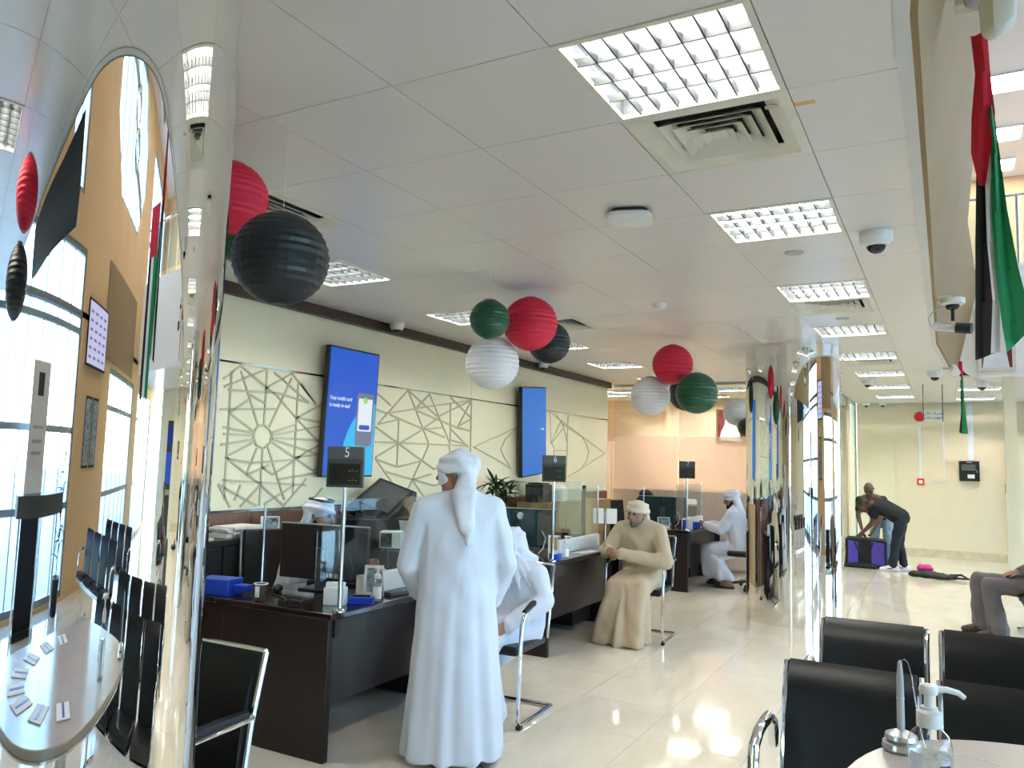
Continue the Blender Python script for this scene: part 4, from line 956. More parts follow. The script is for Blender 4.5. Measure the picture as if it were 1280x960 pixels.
# ------------------------------------------------------------ chairs
def make_chair(loc, rz, lb):
    # faces -y; chrome cantilever frame, black pads
    r = empty('visitor_chair', loc, rz, lb, 'chair', 'black cantilever visitor chairs')
    w = 0.265
    for s in (-1, 1):
        x = s*w
        pts = [(x, 0.24, 0.016), (x, 0.0, 0.016), (x, -0.22, 0.016), (x*0.995, -0.255, 0.05), (x*0.99, -0.245, 0.30), (x*0.99, -0.225, 0.60), (x, -0.19, 0.655), (x, -0.10, 0.675), (x, 0.12, 0.685), (x, 0.215, 0.69)]
        MB().tube(pts, 0.0125, 10).build('side_frame', 'chrome', r)
        MB().tube([(x, -0.20, 0.665), (x, -0.10, 0.692), (x, 0.08, 0.702), (x, 0.19, 0.705)], [0.014, 0.02, 0.02, 0.016], 10).build('arm_pad', 'leather', r)
        b0 = Vector((s*0.245, 0.20, 0.44)); b1 = Vector((s*0.255, 0.27, 0.89))
        MB().tube([b0, b0.lerp(b1, 0.5)+Vector((0, -0.01, 0)), b1], 0.011, 8).build('back_post', 'chrome', r)
        B(x-0.014, x+0.014, -0.255, -0.215, 0.0, 0.022).build('foot_cap', 'black', r)
    MB().tube([(-w, 0.24, 0.016), (w, 0.24, 0.016)], 0.0125, 10).build('rear_bar', 'chrome', r)
    MB().tube([(-0.255, 0.27, 0.89), (0.255, 0.27, 0.89)], 0.011, 8).build('top_bar', 'chrome', r)
    B(-0.24, 0.24, -0.24, 0.21, 0.405, 0.46).build('seat', 'leather', r, bevel=0.02)
    n = 8; mb = MB(); vs = []
    for o in (0, 0.028):
        for k in range(n+1):
            t = k/n; y = 0.195+0.07*t-0.02*math.sin(PI*t)+o-0.014
            vs += [(-0.238, y, 0.46+0.425*t), (0.238, y, 0.46+0.425*t)]
    o = 2*(n+1); fs = []
    for k in range(n):
        fs += [(2*k, 2*k+1, 2*k+3, 2*k+2), (o+2*k, o+2*k+2, o+2*k+3, o+2*k+1), (2*k, 2*k+2, o+2*k+2, o+2*k), (2*k+1, o+2*k+1, o+2*k+3, 2*k+3)]
    fs += [(0, o, o+1, 1), (2*n, 2*n+1, o+2*n+1, o+2*n)]
    mb.add(vs, fs).build('backrest', 'leather', r)
    return r
ch = make_chair((-2.495, 4.45, 0), 0.05, 'black and chrome armchair under the seated man in white beside desk five')
dup(ch, (-2.475, 7.04, 0), 0.08, 'black and chrome armchair under the man in the beige robe')
dup(ch, (-2.30, 1.76, 0), 0.0, 'black and chrome armchair standing empty beside the near mirrored column')
def office_chair(loc, rz, lb):
    r = empty('office_chair', loc, rz, lb, 'chair', 'clerk chairs')
    B(-0.25, 0.25, -0.24, 0.24, 0.42, 0.49).build('seat', 'leather', r, bevel=0.02)
    MB().obox((0, 0.27, 0.77), (0.46, 0.05, 0.52), Matrix.Rotation(-0.1, 3, 'X')).build('backrest', 'leather', r, bevel=0.015)
    for s in (-1, 1): MB().tube([(s*0.245, 0.24, 0.48), (s*0.245, 0.265, 0.75), (s*0.24, 0.30, 1.03)], 0.011).build('back_rail', 'steel', r)
    MB().cyl((0, 0, 0.09), (0, 0, 0.42), 0.028).build('column', 'steel', r)
    for k in range(5):
        a = k*2*PI/5; MB().tube([(0, 0, 0.10), (0.28*math.cos(a), 0.28*math.sin(a), 0.065)], 0.018).build('base_leg', 'black', r); MB().ell((0.28*math.cos(a), 0.28*math.sin(a), 0.028), 0.028, 10, 6).build('castor', 'black', r)
office_chair((-3.98, 4.12, 0), math.radians(65), 'black office chair behind the clerk at desk five')
office_chair((-2.24, 10.55, 0), -PI/2, 'black office chair under the man in white at the farthest desk')
office_chair((-4.0, 10.95, 0), math.radians(80), 'black office chair behind the person in black at the farthest desk')

# ------------------------------------------------------------ beam seating
def bench(loc, rz, n, lb, grp='black beam seating'):
    r = empty('waiting_bench', loc, rz, lb, 'bench', grp); P_ = 0.53; W_ = 0.47
    prof_b = [(0.10, 0.40), (0.115, 0.48), (0.13, 0.58), (0.16, 0.70), (0.185, 0.765), (0.215, 0.79), (0.235, 0.775)]
    def pad(prof, th, x0, x1):
        mb = MB(); vs = []; m = len(prof)
        for x in (x0, x1):
            for sgn in (0, 1):
                for k, (y, z) in enumerate(prof):
                    a = Vector(prof[max(k-1, 0)]); b = Vector(prof[min(k+1, m-1)]); d = (b-a).normalized(); nn = Vector((d.y, -d.x))
                    vs.append((x, y+nn.x*th*sgn, z+nn.y*th*sgn))
        fs = []
        for k in range(m-1):
            fs += [(k, k+1, 2*m+k+1, 2*m+k), (m+k, 3*m+k, 3*m+k+1, m+k+1), (k, m+k, m+k+1, k+1), (2*m+k, 2*m+k+1, 3*m+k+1, 3*m+k)]
        fs += [(0, 2*m, 3*m, m), (m-1, 2*m-1, 4*m-1, 3*m-1)]
        return mb.add(vs, fs)
    for k in range(n):
        x0 = k*P_+0.012; x1 = x0+W_-0.024
        pad(prof_b, -0.025, x0, x1).build('backrest', 'leather', r)
        pad([(-0.34, 0.40), (-0.31, 0.425), (-0.1, 0.405), (0.02, 0.395)], -0.03, x0, x1).build('seat', 'leather', r)
        pad([(-0.33, 0.385), (0.0, 0.37), (0.10, 0.375), (0.125, 0.40), (0.14, 0.5), (0.17, 0.66)], 0.004, x0, x1).build('perforated_pan', 'steel', r)
        for x in (x0-0.012, x1+0.012):
            pts = [(x, -0.36, 0.40), (x, -0.1, 0.385), (x, 0.06, 0.375), (x, 0.11, 0.41), (x, 0.135, 0.55), (x, 0.19, 0.75), (x, 0.225, 0.80)]
            MB().tube(pts, 0.012, 8).build('side_rail', 'chrome', r)
    for x in (-0.035, n*P_-0.03):
        MB().tube([(x, 0.13, 0.50), (x, 0.10, 0.60), (x, 0.02, 0.635), (x, -0.16, 0.63), (x, -0.24, 0.60), (x, -0.27, 0.50), (x, -0.26, 0.40), (x, -0.2, 0.33)], 0.02, 10).build('armrest', 'chrome', r)
    B(-0.03, n*P_-0.03, -0.08, -0.02, 0.29, 0.35).build('beam', 'steel', r)
    for x in (0.25, n*P_-0.3):
        MB().tube([(x, -0.05, 0.30), (x, -0.05, 0.06)], 0.025).build('post', 'chrome', r)
        MB().tube([(x, -0.33, 0.015), (x, -0.05, 0.06), (x, 0.22, 0.015)], 0.018).build('leg', 'chrome', r)
bench((-0.57, 3.14, 0), 0, 4, 'row of black beam seats with chrome frames next to the writing table')
bench((-0.57, 4.18, 0), 0, 4, 'row of black beam seats with chrome frames farther from the writing table')
bench((0.92, 9.85, 0), -PI/2, 3, 'row of black beam seats under the man in grey')
bench((2.6, 5.5, 0), 0.0, 4, 'row of black beam seats before the facade windows')
bench((2.6, 7.0, 0), 0.0, 4, 'row of black beam seats before the facade shutter')

# ------------------------------------------------------------ writing table with pen and sanitizer
wt = empty('writing_table', (0.35, 1.62, 0), 0, 'rounded steel writing table holding the pen and sanitizer', 'table')
def sup(a, b, n=64, e=3.0): return [(math.copysign(abs(math.cos(t))**(2/e), math.cos(t))*a, math.copysign(abs(math.sin(t))**(2/e), math.sin(t))*b) for t in [2*PI*k/n for k in range(n)]]
MB().prism(sup(0.575, 0.73), 0.885, 0.91).build('top', 'greytop' if 'greytop' in MATS else 'skirting', wt, bevel=0.004)
MB().prism(sup(0.585, 0.74), 0.882, 0.888).build('edge_band', 'chrome', wt)
MB().lathe([(0.3, 0.0), (0.3, 0.02), (0.08, 0.05), (0.07, 0.1), (0.07, 0.8), (0.2, 0.882)], 28).build('pedestal', 'steel', wt)
for k in range(8):
    a = -2.6+0.42*k; p = Vector((0.40*math.cos(a)+0.0, 0.54*math.sin(a)))
    c = MB().obox((p.x, p.y, 0.912), (0.15, 0.11, 0.003), Matrix.Rotation(a, 3, 'Z')).build('printed_leaflet', 'fwhite', wt)
    MB().obox((p.x*0.98, p.y*0.98, 0.9142), (0.13, 0.018, 0.001), Matrix.Rotation(a, 3, 'Z')).build('blue_stripe', 'blueplastic', c)
pen = empty('chained_pen', (-0.107, 2.13, 0.911), 0, 'silver pen standing in a round weighted holder with ball chain', 'pen')
MB().lathe([(0.0, 0), (0.038, 0), (0.042, 0.006), (0.040, 0.018), (0.031, 0.021), (0.036, 0.027), (0.034, 0.036), (0.014, 0.045), (0.007, 0.047)], 28).build('holder', 'steel', pen)
MB().lathe([(0.0, 0.03), (0.0075, 0.03), (0.0085, 0.06), (0.0082, 0.12), (0.0075, 0.165), (0.0045, 0.2), (0.0, 0.205)], 16, (0.0, 0.0, 0)).build('pen_barrel', 'greyplastic', pen)
MB().lathe([(0.0088, 0.116), (0.0088, 0.12)], 16).build('pen_ring', 'steel', pen)
cpts = [(0.002, 0, 0.203), (0.010, 0, 0.207), (0.018, 0, 0.200), (0.025, 0, 0.17), (0.032, 0.0, 0.11), (0.040, 0.01, 0.05), (0.05, 0.02, 0.006), (0.10, 0.03, 0.004), (0.16, 0.02, 0.004), (0.20, 0.0, 0.004)]
chm = MB()
for a, b in zip(cpts, cpts[1:]):
    a, b = Vector(a), Vector(b); n = max(1, int((b-a).length/0.0035))
    for k in range(n): chm.ell(a.lerp(b, k/n), 0.0014, 6, 4)
ck = chm.build('ball_chain', 'chrome', pen); ck['kind'] = 'stuff'
sb = bottle(-0.04, 1.78, 0.911, 1.2, 'large clear hand sanitizer bottle with white pump on the steel table', False)
def curved(s_, a0, a1, z0, z1, rr, name, m):
    n = 12; mb = MB(); vs = []
    for k in range(n+1):
        a = a0+(a1-a0)*k/n
        for r_ in (rr, rr+0.0006):
            for z_ in (z0, z1): vs.append((r_*math.cos(a), r_*math.sin(a), z_))
    fs = []
    for k in range(n):
        o = 4*k; fs += [(o, o+4, o+5, o+1), (o+2, o+3, o+7, o+6), (o+1, o+5, o+7, o+3), (o, o+2, o+6, o+4)]
    return mb.add(vs, fs).build(name, m, s_)
sb.scale = (1.0, 1.0, 1.0)
base_a = math.atan2(-1.78, 0.04)-0.35
curved(sb, base_a-0.95, base_a-0.30, 0.014, 0.118, 0.0402, 'side_label', 'fwhite')
curved(sb, base_a+0.42, base_a+0.95, 0.078, 0.100, 0.0402, 'brand_patch', 'navyprint' if 'navyprint' in MATS else 'blueplastic')
for z_, tx in ((0.068, 'HAND'), (0.057, 'SANITIZER')):
    a = base_a+0.66; text(tx, 0.008, 'label_text', 'navy', sb, (0.0412*math.cos(a), 0.0412*math.sin(a), z_), (PI/2, 0, a+PI/2))

# ------------------------------------------------------------ far wall things
fb = empty('fire_bell', (-0.42, 16.6, 2.58), 0, 'round red fire alarm bell on the far wall', 'alarm')
MB().lathe([(0.0, 0.07), (0.06, 0.065), (0.085, 0.03), (0.09, 0.0)], 24).build('bell_dome', 'red', fb, (0, 0, 0), (PI/2, 0, 0)); MB().lathe([(0.05, 0.0), (0.05, 0.02)], 16).build('back_box', 'red', fb, (0, 0, 0), (PI/2, 0, 0))
cpnt = empty('call_point', (-0.42, 16.6, 1.37), 0, 'square red fire call point on the far wall', 'call point')
B(-0.06, 0.06, -0.04, 0, -0.06, 0.06).build('box', 'red', cpnt, bevel=0.005); B(-0.03, 0.03, -0.044, -0.04, -0.03, 0.03).build('glass_tab', 'paper', cpnt)
for x, z0, z1, w, lb in ((-0.42, 1.44, 2.48, 0.02, 'narrow white cable trunking between bell and call point'), (0.40, 1.78, 2.82, 0.045, 'wide white cable trunking above the black wall box'), (-0.03, 1.46, 2.82, 0.012, 'thin white cable trunking above the grey switch plate')):
    r = empty('cable_trunking', (x, 16.6, z0), 0, lb, 'trunking'); B(-w, w, -0.02, 0, 0, z1-z0).build('channel', 'fwhite', r); B(-w*0.7, w*0.7, -0.024, -0.02, 0, z1-z0).build('cover', 'fwhite', r)
r = empty('switch_plate', (-0.08, 16.6, 1.39), 0, 'pale switch plate beside the red call point', 'switch'); B(-0.14, 0.14, -0.015, 0, -0.035, 0.035).build('plate', 'creamplastic', r)
for k in range(3): B(-0.11+0.08*k, -0.06+0.08*k, -0.02, -0.015, -0.02, 0.02).build('rocker', 'creamplastic', r)
bx = empty('control_panel', (0.365, 16.6, 1.59), 0, 'black wall control panel with white notice on the far wall', 'panel')
B(-0.16, 0.16, -0.10, 0, -0.18, 0.18).build('housing', 'black', bx, bevel=0.008); B(-0.12, 0.10, -0.103, -0.10, 0.04, 0.12).build('display', 'graph2', bx); B(-0.12, 0.12, -0.104, -0.10, 0.02, 0.028).build('trim_line', 'steel', bx)
B(-0.03, 0.08, -0.103, -0.10, -0.13, -0.06).build('notice', 'paper', bx); MB().cyl((0.12, -0.10, -0.01), (0.12, -0.108, -0.01), 0.012).build('lock', 'steel', bx); B(-0.04, 0.04, -0.102, -0.10, 0.15, 0.165).build('badge', 'steel', bx)
hs = empty('hanging_sign', (-0.15, 13.0, 2.29), 0, 'clear hanging sign reading ATM LOBBY on two dark rods', 'sign')
B(-0.13, 0.13, -0.004, 0.004, 0, 0.17).build('sign_plate', 'plastic', hs)
for x in (-0.125, 0.125): MB().cyl((x, -0.012, 0.0), (x, -0.012, CZ-2.29), 0.006).build('rod', 'graph', hs)
text('ATM LOBBY', 0.058, 'latin_text', 'navy', hs, (0, -0.0055, 0.045), (PI/2, 0, 0), sx=0.75)
text('\uFEF2\uFEDF\uFEF5\uFE8D \uFED1\uFE8D\uFEAE\uFEBC\uFEDF\uFE8D', 0.06, 'arabic_text', 'navy', hs, (0, -0.0055, 0.115), (PI/2, 0, 0), sx=0.8)
atm = empty('cash_machine', (1.45, 13.3, 0), -0.2, 'tall dark cash machine beyond the cream pillar', 'cash machine')
B(-0.4, 0.4, -0.3, 0.35, 0, 2.05).build('cabinet', 'graph', atm, bevel=0.01); B(-0.32, 0.32, -0.315, -0.3, 1.05, 1.55).build('display', 'tvblue', atm); B(-0.32, 0.32, -0.42, -0.3, 0.88, 0.96).build('keypad_shelf', 'steel', atm); B(-0.36, 0.36, -0.32, -0.3, 1.65, 1.95).build('header', 'blueplastic', atm)
# sports bag, small bag
bg = empty('sports_bag', (-1.18, 14.22, 0), 0.05, 'big black and purple holdall standing open on the floor', 'bag')
mb = MB(); mb.hull([((-0.36, -0.17, 0.04), 0.04), ((0.38, -0.17, 0.04), 0.04), ((-0.36, 0.17, 0.04), 0.04), ((0.38, 0.17, 0.04), 0.04), ((-0.36, -0.15, 0.44), 0.03), ((0.37, -0.15, 0.40), 0.03), ((-0.34, 0.15, 0.44), 0.03), ((0.37, 0.15, 0.42), 0.03)])
remesh(mb, 'bag_body', 'bagblack', 0.02, 2, bg, lambda c, n: 0.006*np.sin(c[:, 0]*30+c[:, 2]*18))
for x0, x1 in ((-0.33, -0.14), (0.12, 0.37)):
    MB().prism([(x0, 0.07), (x1, 0.05), (x1, 0.40), (x0, 0.43)], -0.222, -0.2, 'y').build('purple_panel', 'purple', bg)
MB().prism([(-0.16, 0.05), (0.16, 0.06), (0.15, 0.41), (-0.14, 0.43)], 0.40, 0.422, 'x').build('end_panel', 'purple', bg)
MB().tube([(-0.2, -0.22, 0.40), (-0.15, -0.27, 0.30), (0.0, -0.28, 0.18), (0.1, -0.25, 0.28), (0.15, -0.22, 0.40)], 0.014).build('handle', 'bagblack', bg)
MB().tube([(-0.36, -0.17, 0.45), (0.37, -0.17, 0.43), (0.38, 0.17, 0.44), (-0.36, 0.17, 0.46)], 0.01, 6, True).build('zip_rim', 'bagblack', bg)
mb = MB().hull([((-0.4, -0.22, 0.03), 0.03), ((0.2, -0.26, 0.03), 0.03), ((0.0, -0.2, 0.08), 0.03)]); mb.build('lower_flap', 'bagblack', bg)
sg = empty('small_bag', (-0.22, 13.45, 0), -0.25, 'flat black shoulder bag with a pink pouch lying on the floor', 'bag')
remesh(MB().hull([((-0.28, -0.08, 0.035), 0.035), ((0.20, -0.12, 0.03), 0.03), ((-0.25, 0.12, 0.04), 0.035), ((0.30, 0.10, 0.03), 0.025), ((-0.1, 0, 0.08), 0.03)]), 'bag_body', 'bagblack', 0.015, 2, sg, lambda c, n: 0.005*np.sin(c[:, 0]*40+c[:, 1]*25))
remesh(MB().hull([((-0.2, 0.05, 0.12), 0.035), ((-0.02, 0.05, 0.12), 0.03), ((-0.18, 0.08, 0.16), 0.02), ((-0.04, 0.1, 0.16), 0.02)]), 'pink_pouch', 'pink', 0.012, 2, sg, lambda c, n: 0.006*np.sin(c[:, 0]*60))
B(0.05, 0.13, -0.03, 0.02, 0.075, 0.09).build('gold_label', 'gold', sg); B(0.17, 0.22, 0.0, 0.04, 0.06, 0.08).build('white_label', 'paper', sg)
MB().tube([(0.2, 0.1, 0.05), (0.36, 0.12, 0.07), (0.47, 0.05, 0.03), (0.33, 0.0, 0.03)], 0.016).build('strap', 'bagblack', sg)

bg.scale = (0.76, 1, 1)
# ------------------------------------------------------------ seen in the mirror: facade side
bn = empty('pull_up_banner', (5.3, 3.05, 0), -PI/2, 'tall white and black pull up banner before the window', 'banner')
B(-0.4, 0.4, -0.12, 0.12, 0, 0.06).build('cassette', 'black', bn); B(-0.36, 0.36, -0.006, 0.006, 1.05, 2.3).build('upper_print', 'paper', bn); B(-0.36, 0.36, -0.006, 0.006, 0.06, 1.05).build('lower_print', 'navy', bn); MB().cyl((0, 0.02, 0.05), (0, 0.02, 2.3), 0.012).build('pole', 'steel', bn)
for z_ in (1.5, 1.6, 1.72): B(-0.2, 0.2, -0.009, -0.006, z_, z_+0.03).build('printed_line', 'greyplastic', bn)
B(-0.12, 0.12, -0.009, -0.006, 2.0, 2.2).build('printed_emblem', 'graph', bn)
kd = empty('queue_kiosk', (4.8, 3.2, 0), -PI/2, 'steel queue ticket stand with dark curved shelf', 'stand')
for x in (-0.75, 0.0, 0.75): MB().tube([(x, 0, 0), (x, 0, 1.05)], 0.03).build('post', 'chrome', kd); 
mb = MB()
mb.prism([(-0.9, -0.15), (-0.45, -0.28), (0.0, -0.32), (0.45, -0.28), (0.9, -0.15), (0.9, 0.1), (-0.9, 0.1)], 1.03, 1.2); mb.build('shelf', 'graph', kd)
bd = empty('queue_screen', (5.953, 6.45, 2.84), 0, 'lilac queue display screen on the orange facade wall', 'screen')
B(-0.04, 0.04, -0.78, 0.78, -0.37, 0.37).build('bezel', 'black', bd); B(-0.042, -0.04, -0.75, 0.75, -0.345, 0.345).build('display', 'board', bd)
for k in range(6):
    for j in range(4): B(-0.0435, -0.042, -0.65+0.35*j, -0.45+0.35*j, -0.28+0.1*k, -0.25+0.1*k).build('listing', 'tvgrey', bd)
for y in (6.2, 6.75):
    r = empty('wall_poster', (5.99, y, 1.35), 0, 'dark photographic poster on the orange facade wall', 'poster', 'facade posters'); B(-0.012, 0.01, -0.24, 0.24, 0, 0.8).build('frame', 'black', r); B(-0.014, -0.012, -0.21, 0.21, 0.03, 0.77).build('print', 'photo', r)
for y in (0.4, 1.5, 4.6):
    r = empty('window_plant', (5.55, y, 0), 0, 'tall potted plant by the facade window', 'plant', 'potted plants by the facade'); MB().lathe([(0, 0), (0.14, 0), (0.17, 0.35), (0.15, 0.35), (0, 0.3)], 16).build('pot', 'blackmatte', r); MB().cyl((0, 0, 0.3), (0, 0.03, 1.2), 0.02, 0.01, 8).build('stem', 'leaf', r)
    for k in range(26):
        o = piece('leaf', lms[k % 3], r, (0, 0, rnd.uniform(0.5, 1.4)), rnd.uniform(0, 2*PI)); o.rotation_euler[1] = rnd.uniform(-0.6, 0.3); o.scale = (1.3,)*3
# lights of the upper ceiling; the closing pair is added, unseen, to light the parapet
for k, (x, y) in enumerate(((0.95, 13.4), (2.6, 13.4), (0.95, 15.5), (2.6, 15.5), (0.95, 17.1), (2.6, 17.1), (0.95, 6.0), (2.6, 6.0), (4.4, 8.0), (2.6, 9.8), (4.4, 10.6))):
    r = empty('upper_ceiling_light', (x, y, 7.4), 0, 'bright flat panel light on the upper storey ceiling', 'light', 'upper storey panel lights')
    B(-0.32, 0.32, -0.32, 0.32, -0.03, 0).build('frame', 'plastic', r); B(-0.3, 0.3, -0.3, 0.3, -0.034, -0.03).build('diffuser', 'panel', r)

# ------------------------------------------------------------ people
V = Vector
def lerp(a, b, t): return V(a).lerp(V(b), t)
def hand(mb, w, d, n, s, curl=0.5, k=1.0):
    # w wrist, d hand direction, n palm normal, s thumb side
    w, d, n, s = V(w), V(d).normalized(), V(n).normalized(), V(s).normalized()
    mb.hull([(w+s*0.016*k, 0.016*k), (w-s*0.016*k, 0.015*k), (w+d*0.082*k+s*0.030*k, 0.012*k), (w+d*0.078*k-s*0.030*k, 0.011*k)])
    for i, (o, L) in enumerate(((0.030, 0.068), (0.010, 0.076), (-0.010, 0.070), (-0.029, 0.056))):
        p = w+d*0.082*k+s*o*k; a = 0.25*curl
        for j, f in enumerate((0.42, 0.32, 0.26)):
            dr = d*math.cos(a)+n*math.sin(a); q = p+dr*L*f*k; mb.hull([(p, 0.0088*k-0.0006*j), (q, 0.0082*k-0.0006*j)], 6); p = q; a += 0.9*curl
    p = w+d*0.02*k+s*0.028*k; q = p+(s*0.75+d*0.65+n*0.25).normalized()*0.036*k; e = q+(s*0.25+d*0.9+n*0.4).normalized()*0.030*k
    mb.hull([(p, 0.013*k), (q, 0.0105*k)], 6); mb.hull([(q, 0.0105*k), (e, 0.0085*k)], 6)
def head(mb, c, f, u, k=1.0):
    c = V(c); f = V(f).normalized(); u = (V(u)-f*V(u).dot(f)).normalized(); r = f.cross(u)
    M_ = Matrix((r, f, u)).transposed()
    mb.ell(c+u*0.025*k, (0.074*k, 0.094*k, 0.092*k), 18, 12, M_)
    mb.hull([(c+f*0.030*k-u*0.02*k+r*0.04*k, 0.034*k), (c+f*0.030*k-u*0.02*k-r*0.04*k, 0.034*k), (c+f*0.058*k-u*0.085*k, 0.024*k), (c+f*0.02*k-u*0.065*k+r*0.036*k, 0.022*k), (c+f*0.02*k-u*0.065*k-r*0.036*k, 0.022*k), (c+f*0.062*k+u*0.03*k, 0.03*k)])
    mb.hull([(c+f*0.092*k+u*0.018*k, 0.008*k), (c+f*0.112*k-u*0.022*k, 0.011*k), (c+f*0.088*k-u*0.026*k+r*0.012*k, 0.009*k), (c+f*0.088*k-u*0.026*k-r*0.012*k, 0.009*k)], 6)
    mb.hull([(c+f*0.083*k-u*0.050*k+r*0.016*k, 0.007*k), (c+f*0.083*k-u*0.050*k-r*0.016*k, 0.007*k), (c+f*0.088*k-u*0.052*k, 0.009*k)], 6)
    mb.hull([(c+f*0.083*k+u*0.030*k+r*0.034*k, 0.010*k), (c+f*0.09*k+u*0.030*k+r*0.01*k, 0.008*k)], 6); mb.hull([(c+f*0.083*k+u*0.030*k-r*0.034*k, 0.010*k), (c+f*0.09*k+u*0.030*k-r*0.01*k, 0.008*k)], 6)
    for s in (-1, 1): mb.hull([(c+r*s*0.076*k-f*0.008*k+u*0.02*k, 0.010*k), (c+r*s*0.078*k-f*0.014*k-u*0.012*k, 0.008*k), (c+r*s*0.084*k-f*0.022*k+u*0.012*k, 0.006*k)], 6)
    return c, f, u, r
def body(J, mat_, base, parent, shoes=True, voxel=0.0075, k=1.0):
    mb = MB(); o = V(base); g = {a: (V(b)-o if a not in ('hf', 'hu', 'tf', 'nL', 'nR', 'curl', 'tL', 'tR') else b) for a, b in J.items()}
    c, f, u, r = head(mb, g['head'], J['hf'], J.get('hu', (0, 0, 1)), k)
    mb.hull([(c-u*0.05*k-f*0.015*k, 0.05*k), (g['neck'], 0.056*k)])
    mb.hull([(g['neck'], 0.06), (g['sL'], 0.055), (g['sR'], 0.055), (g['chest'], 0.115)])
    mb.hull([(g['chest'], 0.12), (lerp(g['sL'], g['chest'], 0.5), 0.085), (lerp(g['sR'], g['chest'], 0.5), 0.085), (g['pelvis'], 0.115)])
    mb.hull([(g['pelvis'], 0.12), (g['hL'], 0.09), (g['hR'], 0.09)])
    for s in 'LR':
        mb.hull([(g['s'+s], 0.052), (g['e'+s], 0.040)]); mb.hull([(g['e'+s], 0.040), (g['w'+s], 0.026)])
        mb.hull([(g['h'+s], 0.082), (g['k'+s], 0.056)]); mb.hull([(g['k'+s], 0.055), (lerp(g['k'+s], g['a'+s], 0.35), 0.052), (g['a'+s], 0.036)])
        t = V(J.get('t'+s, J['tf'])).normalized(); a = g['a'+s]
        mb.hull([(V((a.x, a.y, 0.045))-t*0.05, 0.034), (a, 0.034), (V((a.x, a.y, 0.035))+t*0.10, 0.03), (V((a.x, a.y, 0.03))+t*0.155, 0.024)])
        d = (g['w'+s]-g['e'+s]).normalized(); n = V(J['n'+s]); n = (n-d*n.dot(d)).normalized(); sd = d.cross(n)
        if s == 'R': sd = -sd
        hand(mb, g['w'+s]+d*0.01, d, n, sd, J.get('curl', 0.6), k)
    b = remesh(mb, 'body', mat_, voxel, 2, parent)
    for s in (-1, 1):
        MB().ell(c+f*0.083*k+u*0.012*k+r*s*0.031*k, 0.011*k, 10, 6).build('eye', 'eye', b)
    return g, (c, f, u, r)
def vfold(amp, n, cx, cy, zt, zb):
    def f(co, nn):
        th = np.arctan2(co[:, 1]-cy, co[:, 0]-cx); t = np.clip((zt-co[:, 2])/(zt-zb), 0, 1)
        return amp*t*(np.sin(th*n+1.3*np.sin(co[:, 2]*3))+0.5*np.sin(th*(n*1.7)+2))+0.0025*np.sin(co[:, 2]*26+th*5)*(1-t)
    return f
def wrinkle(amp):
    def f(co, nn): return amp*(np.sin(co[:, 0]*42+co[:, 2]*30+2*np.sin(co[:, 1]*20))+np.sin(co[:, 1]*38-co[:, 2]*34+co[:, 0]*11))*0.6
    return f
def robe_top(mb, g, fat=1.0, cuff=True):
    mb.hull([(g['neck']-V((0, 0, 0.002)), 0.075), (g['sL'], 0.076*fat), (g['sR'], 0.076*fat), (g['chest'], 0.140*fat)])
    mb.hull([(g['chest'], 0.14*fat), (lerp(g['sL'], g['chest'], 0.4), 0.10*fat), (lerp(g['sR'], g['chest'], 0.4), 0.10*fat), (g['pelvis'], 0.15*fat), (g['hL'], 0.12*fat), (g['hR'], 0.12*fat)])
    for s in 'LR':
        d = (g['w'+s]-g['e'+s]).normalized()
        mb.hull([(g['s'+s], 0.076*fat), (g['e'+s], 0.064*fat)]); mb.hull([(g['e'+s], 0.064*fat), (g['w'+s]+d*0.005, 0.052*fat)])
    mb.hull([(g['neck']+V((0, 0, 0.012)), 0.068), (g['neck']-V((0, 0, 0.05)), 0.08)])
def scarf_wrap(mb, H, k=1.0, tail=None, loose=0.0):
    c, f, u, r = H; M_ = Matrix((r, f, u)).transposed()
    mb.ell(c+u*0.050*k-f*0.012*k, ((0.092+loose)*k, (0.104+loose)*k, 0.082*k), 18, 12, M_)
    for j, (z, tl) in enumerate(((0.045, 0.22), (0.068, -0.18), (0.090, 0.10))):
        pts = [c+u*(z+tl*0.10*math.cos(t))*k-f*0.012*k+r*math.cos(t)*(0.091+loose-0.01*j)*k+f*math.sin(t)*(0.103+loose-0.01*j)*k for t in [a*PI/10 for a in range(20)]]
        mb.tube(pts, 0.017*k, 8, True)
    mb.hull([(c-f*0.06*k+u*0.03*k+r*0.045*k, 0.045*k), (c-f*0.06*k+u*0.03*k-r*0.045*k, 0.045*k), (c-f*0.075*k-u*0.06*k+r*0.02*k, 0.03*k), (c-f*0.075*k-u*0.06*k-r*0.02*k, 0.03*k)])
def person(lb, base):
    return empty('person', (base[0], base[1], 0), 0, lb, 'person')
def ring(c, R, F, a, b, z, n=14, r=0.02): return [(V(c)+V(R)*a*math.cos(2*PI*k/n)+V(F)*b*math.sin(2*PI*k/n)+V((0, 0, z)), r) for k in range(n)]

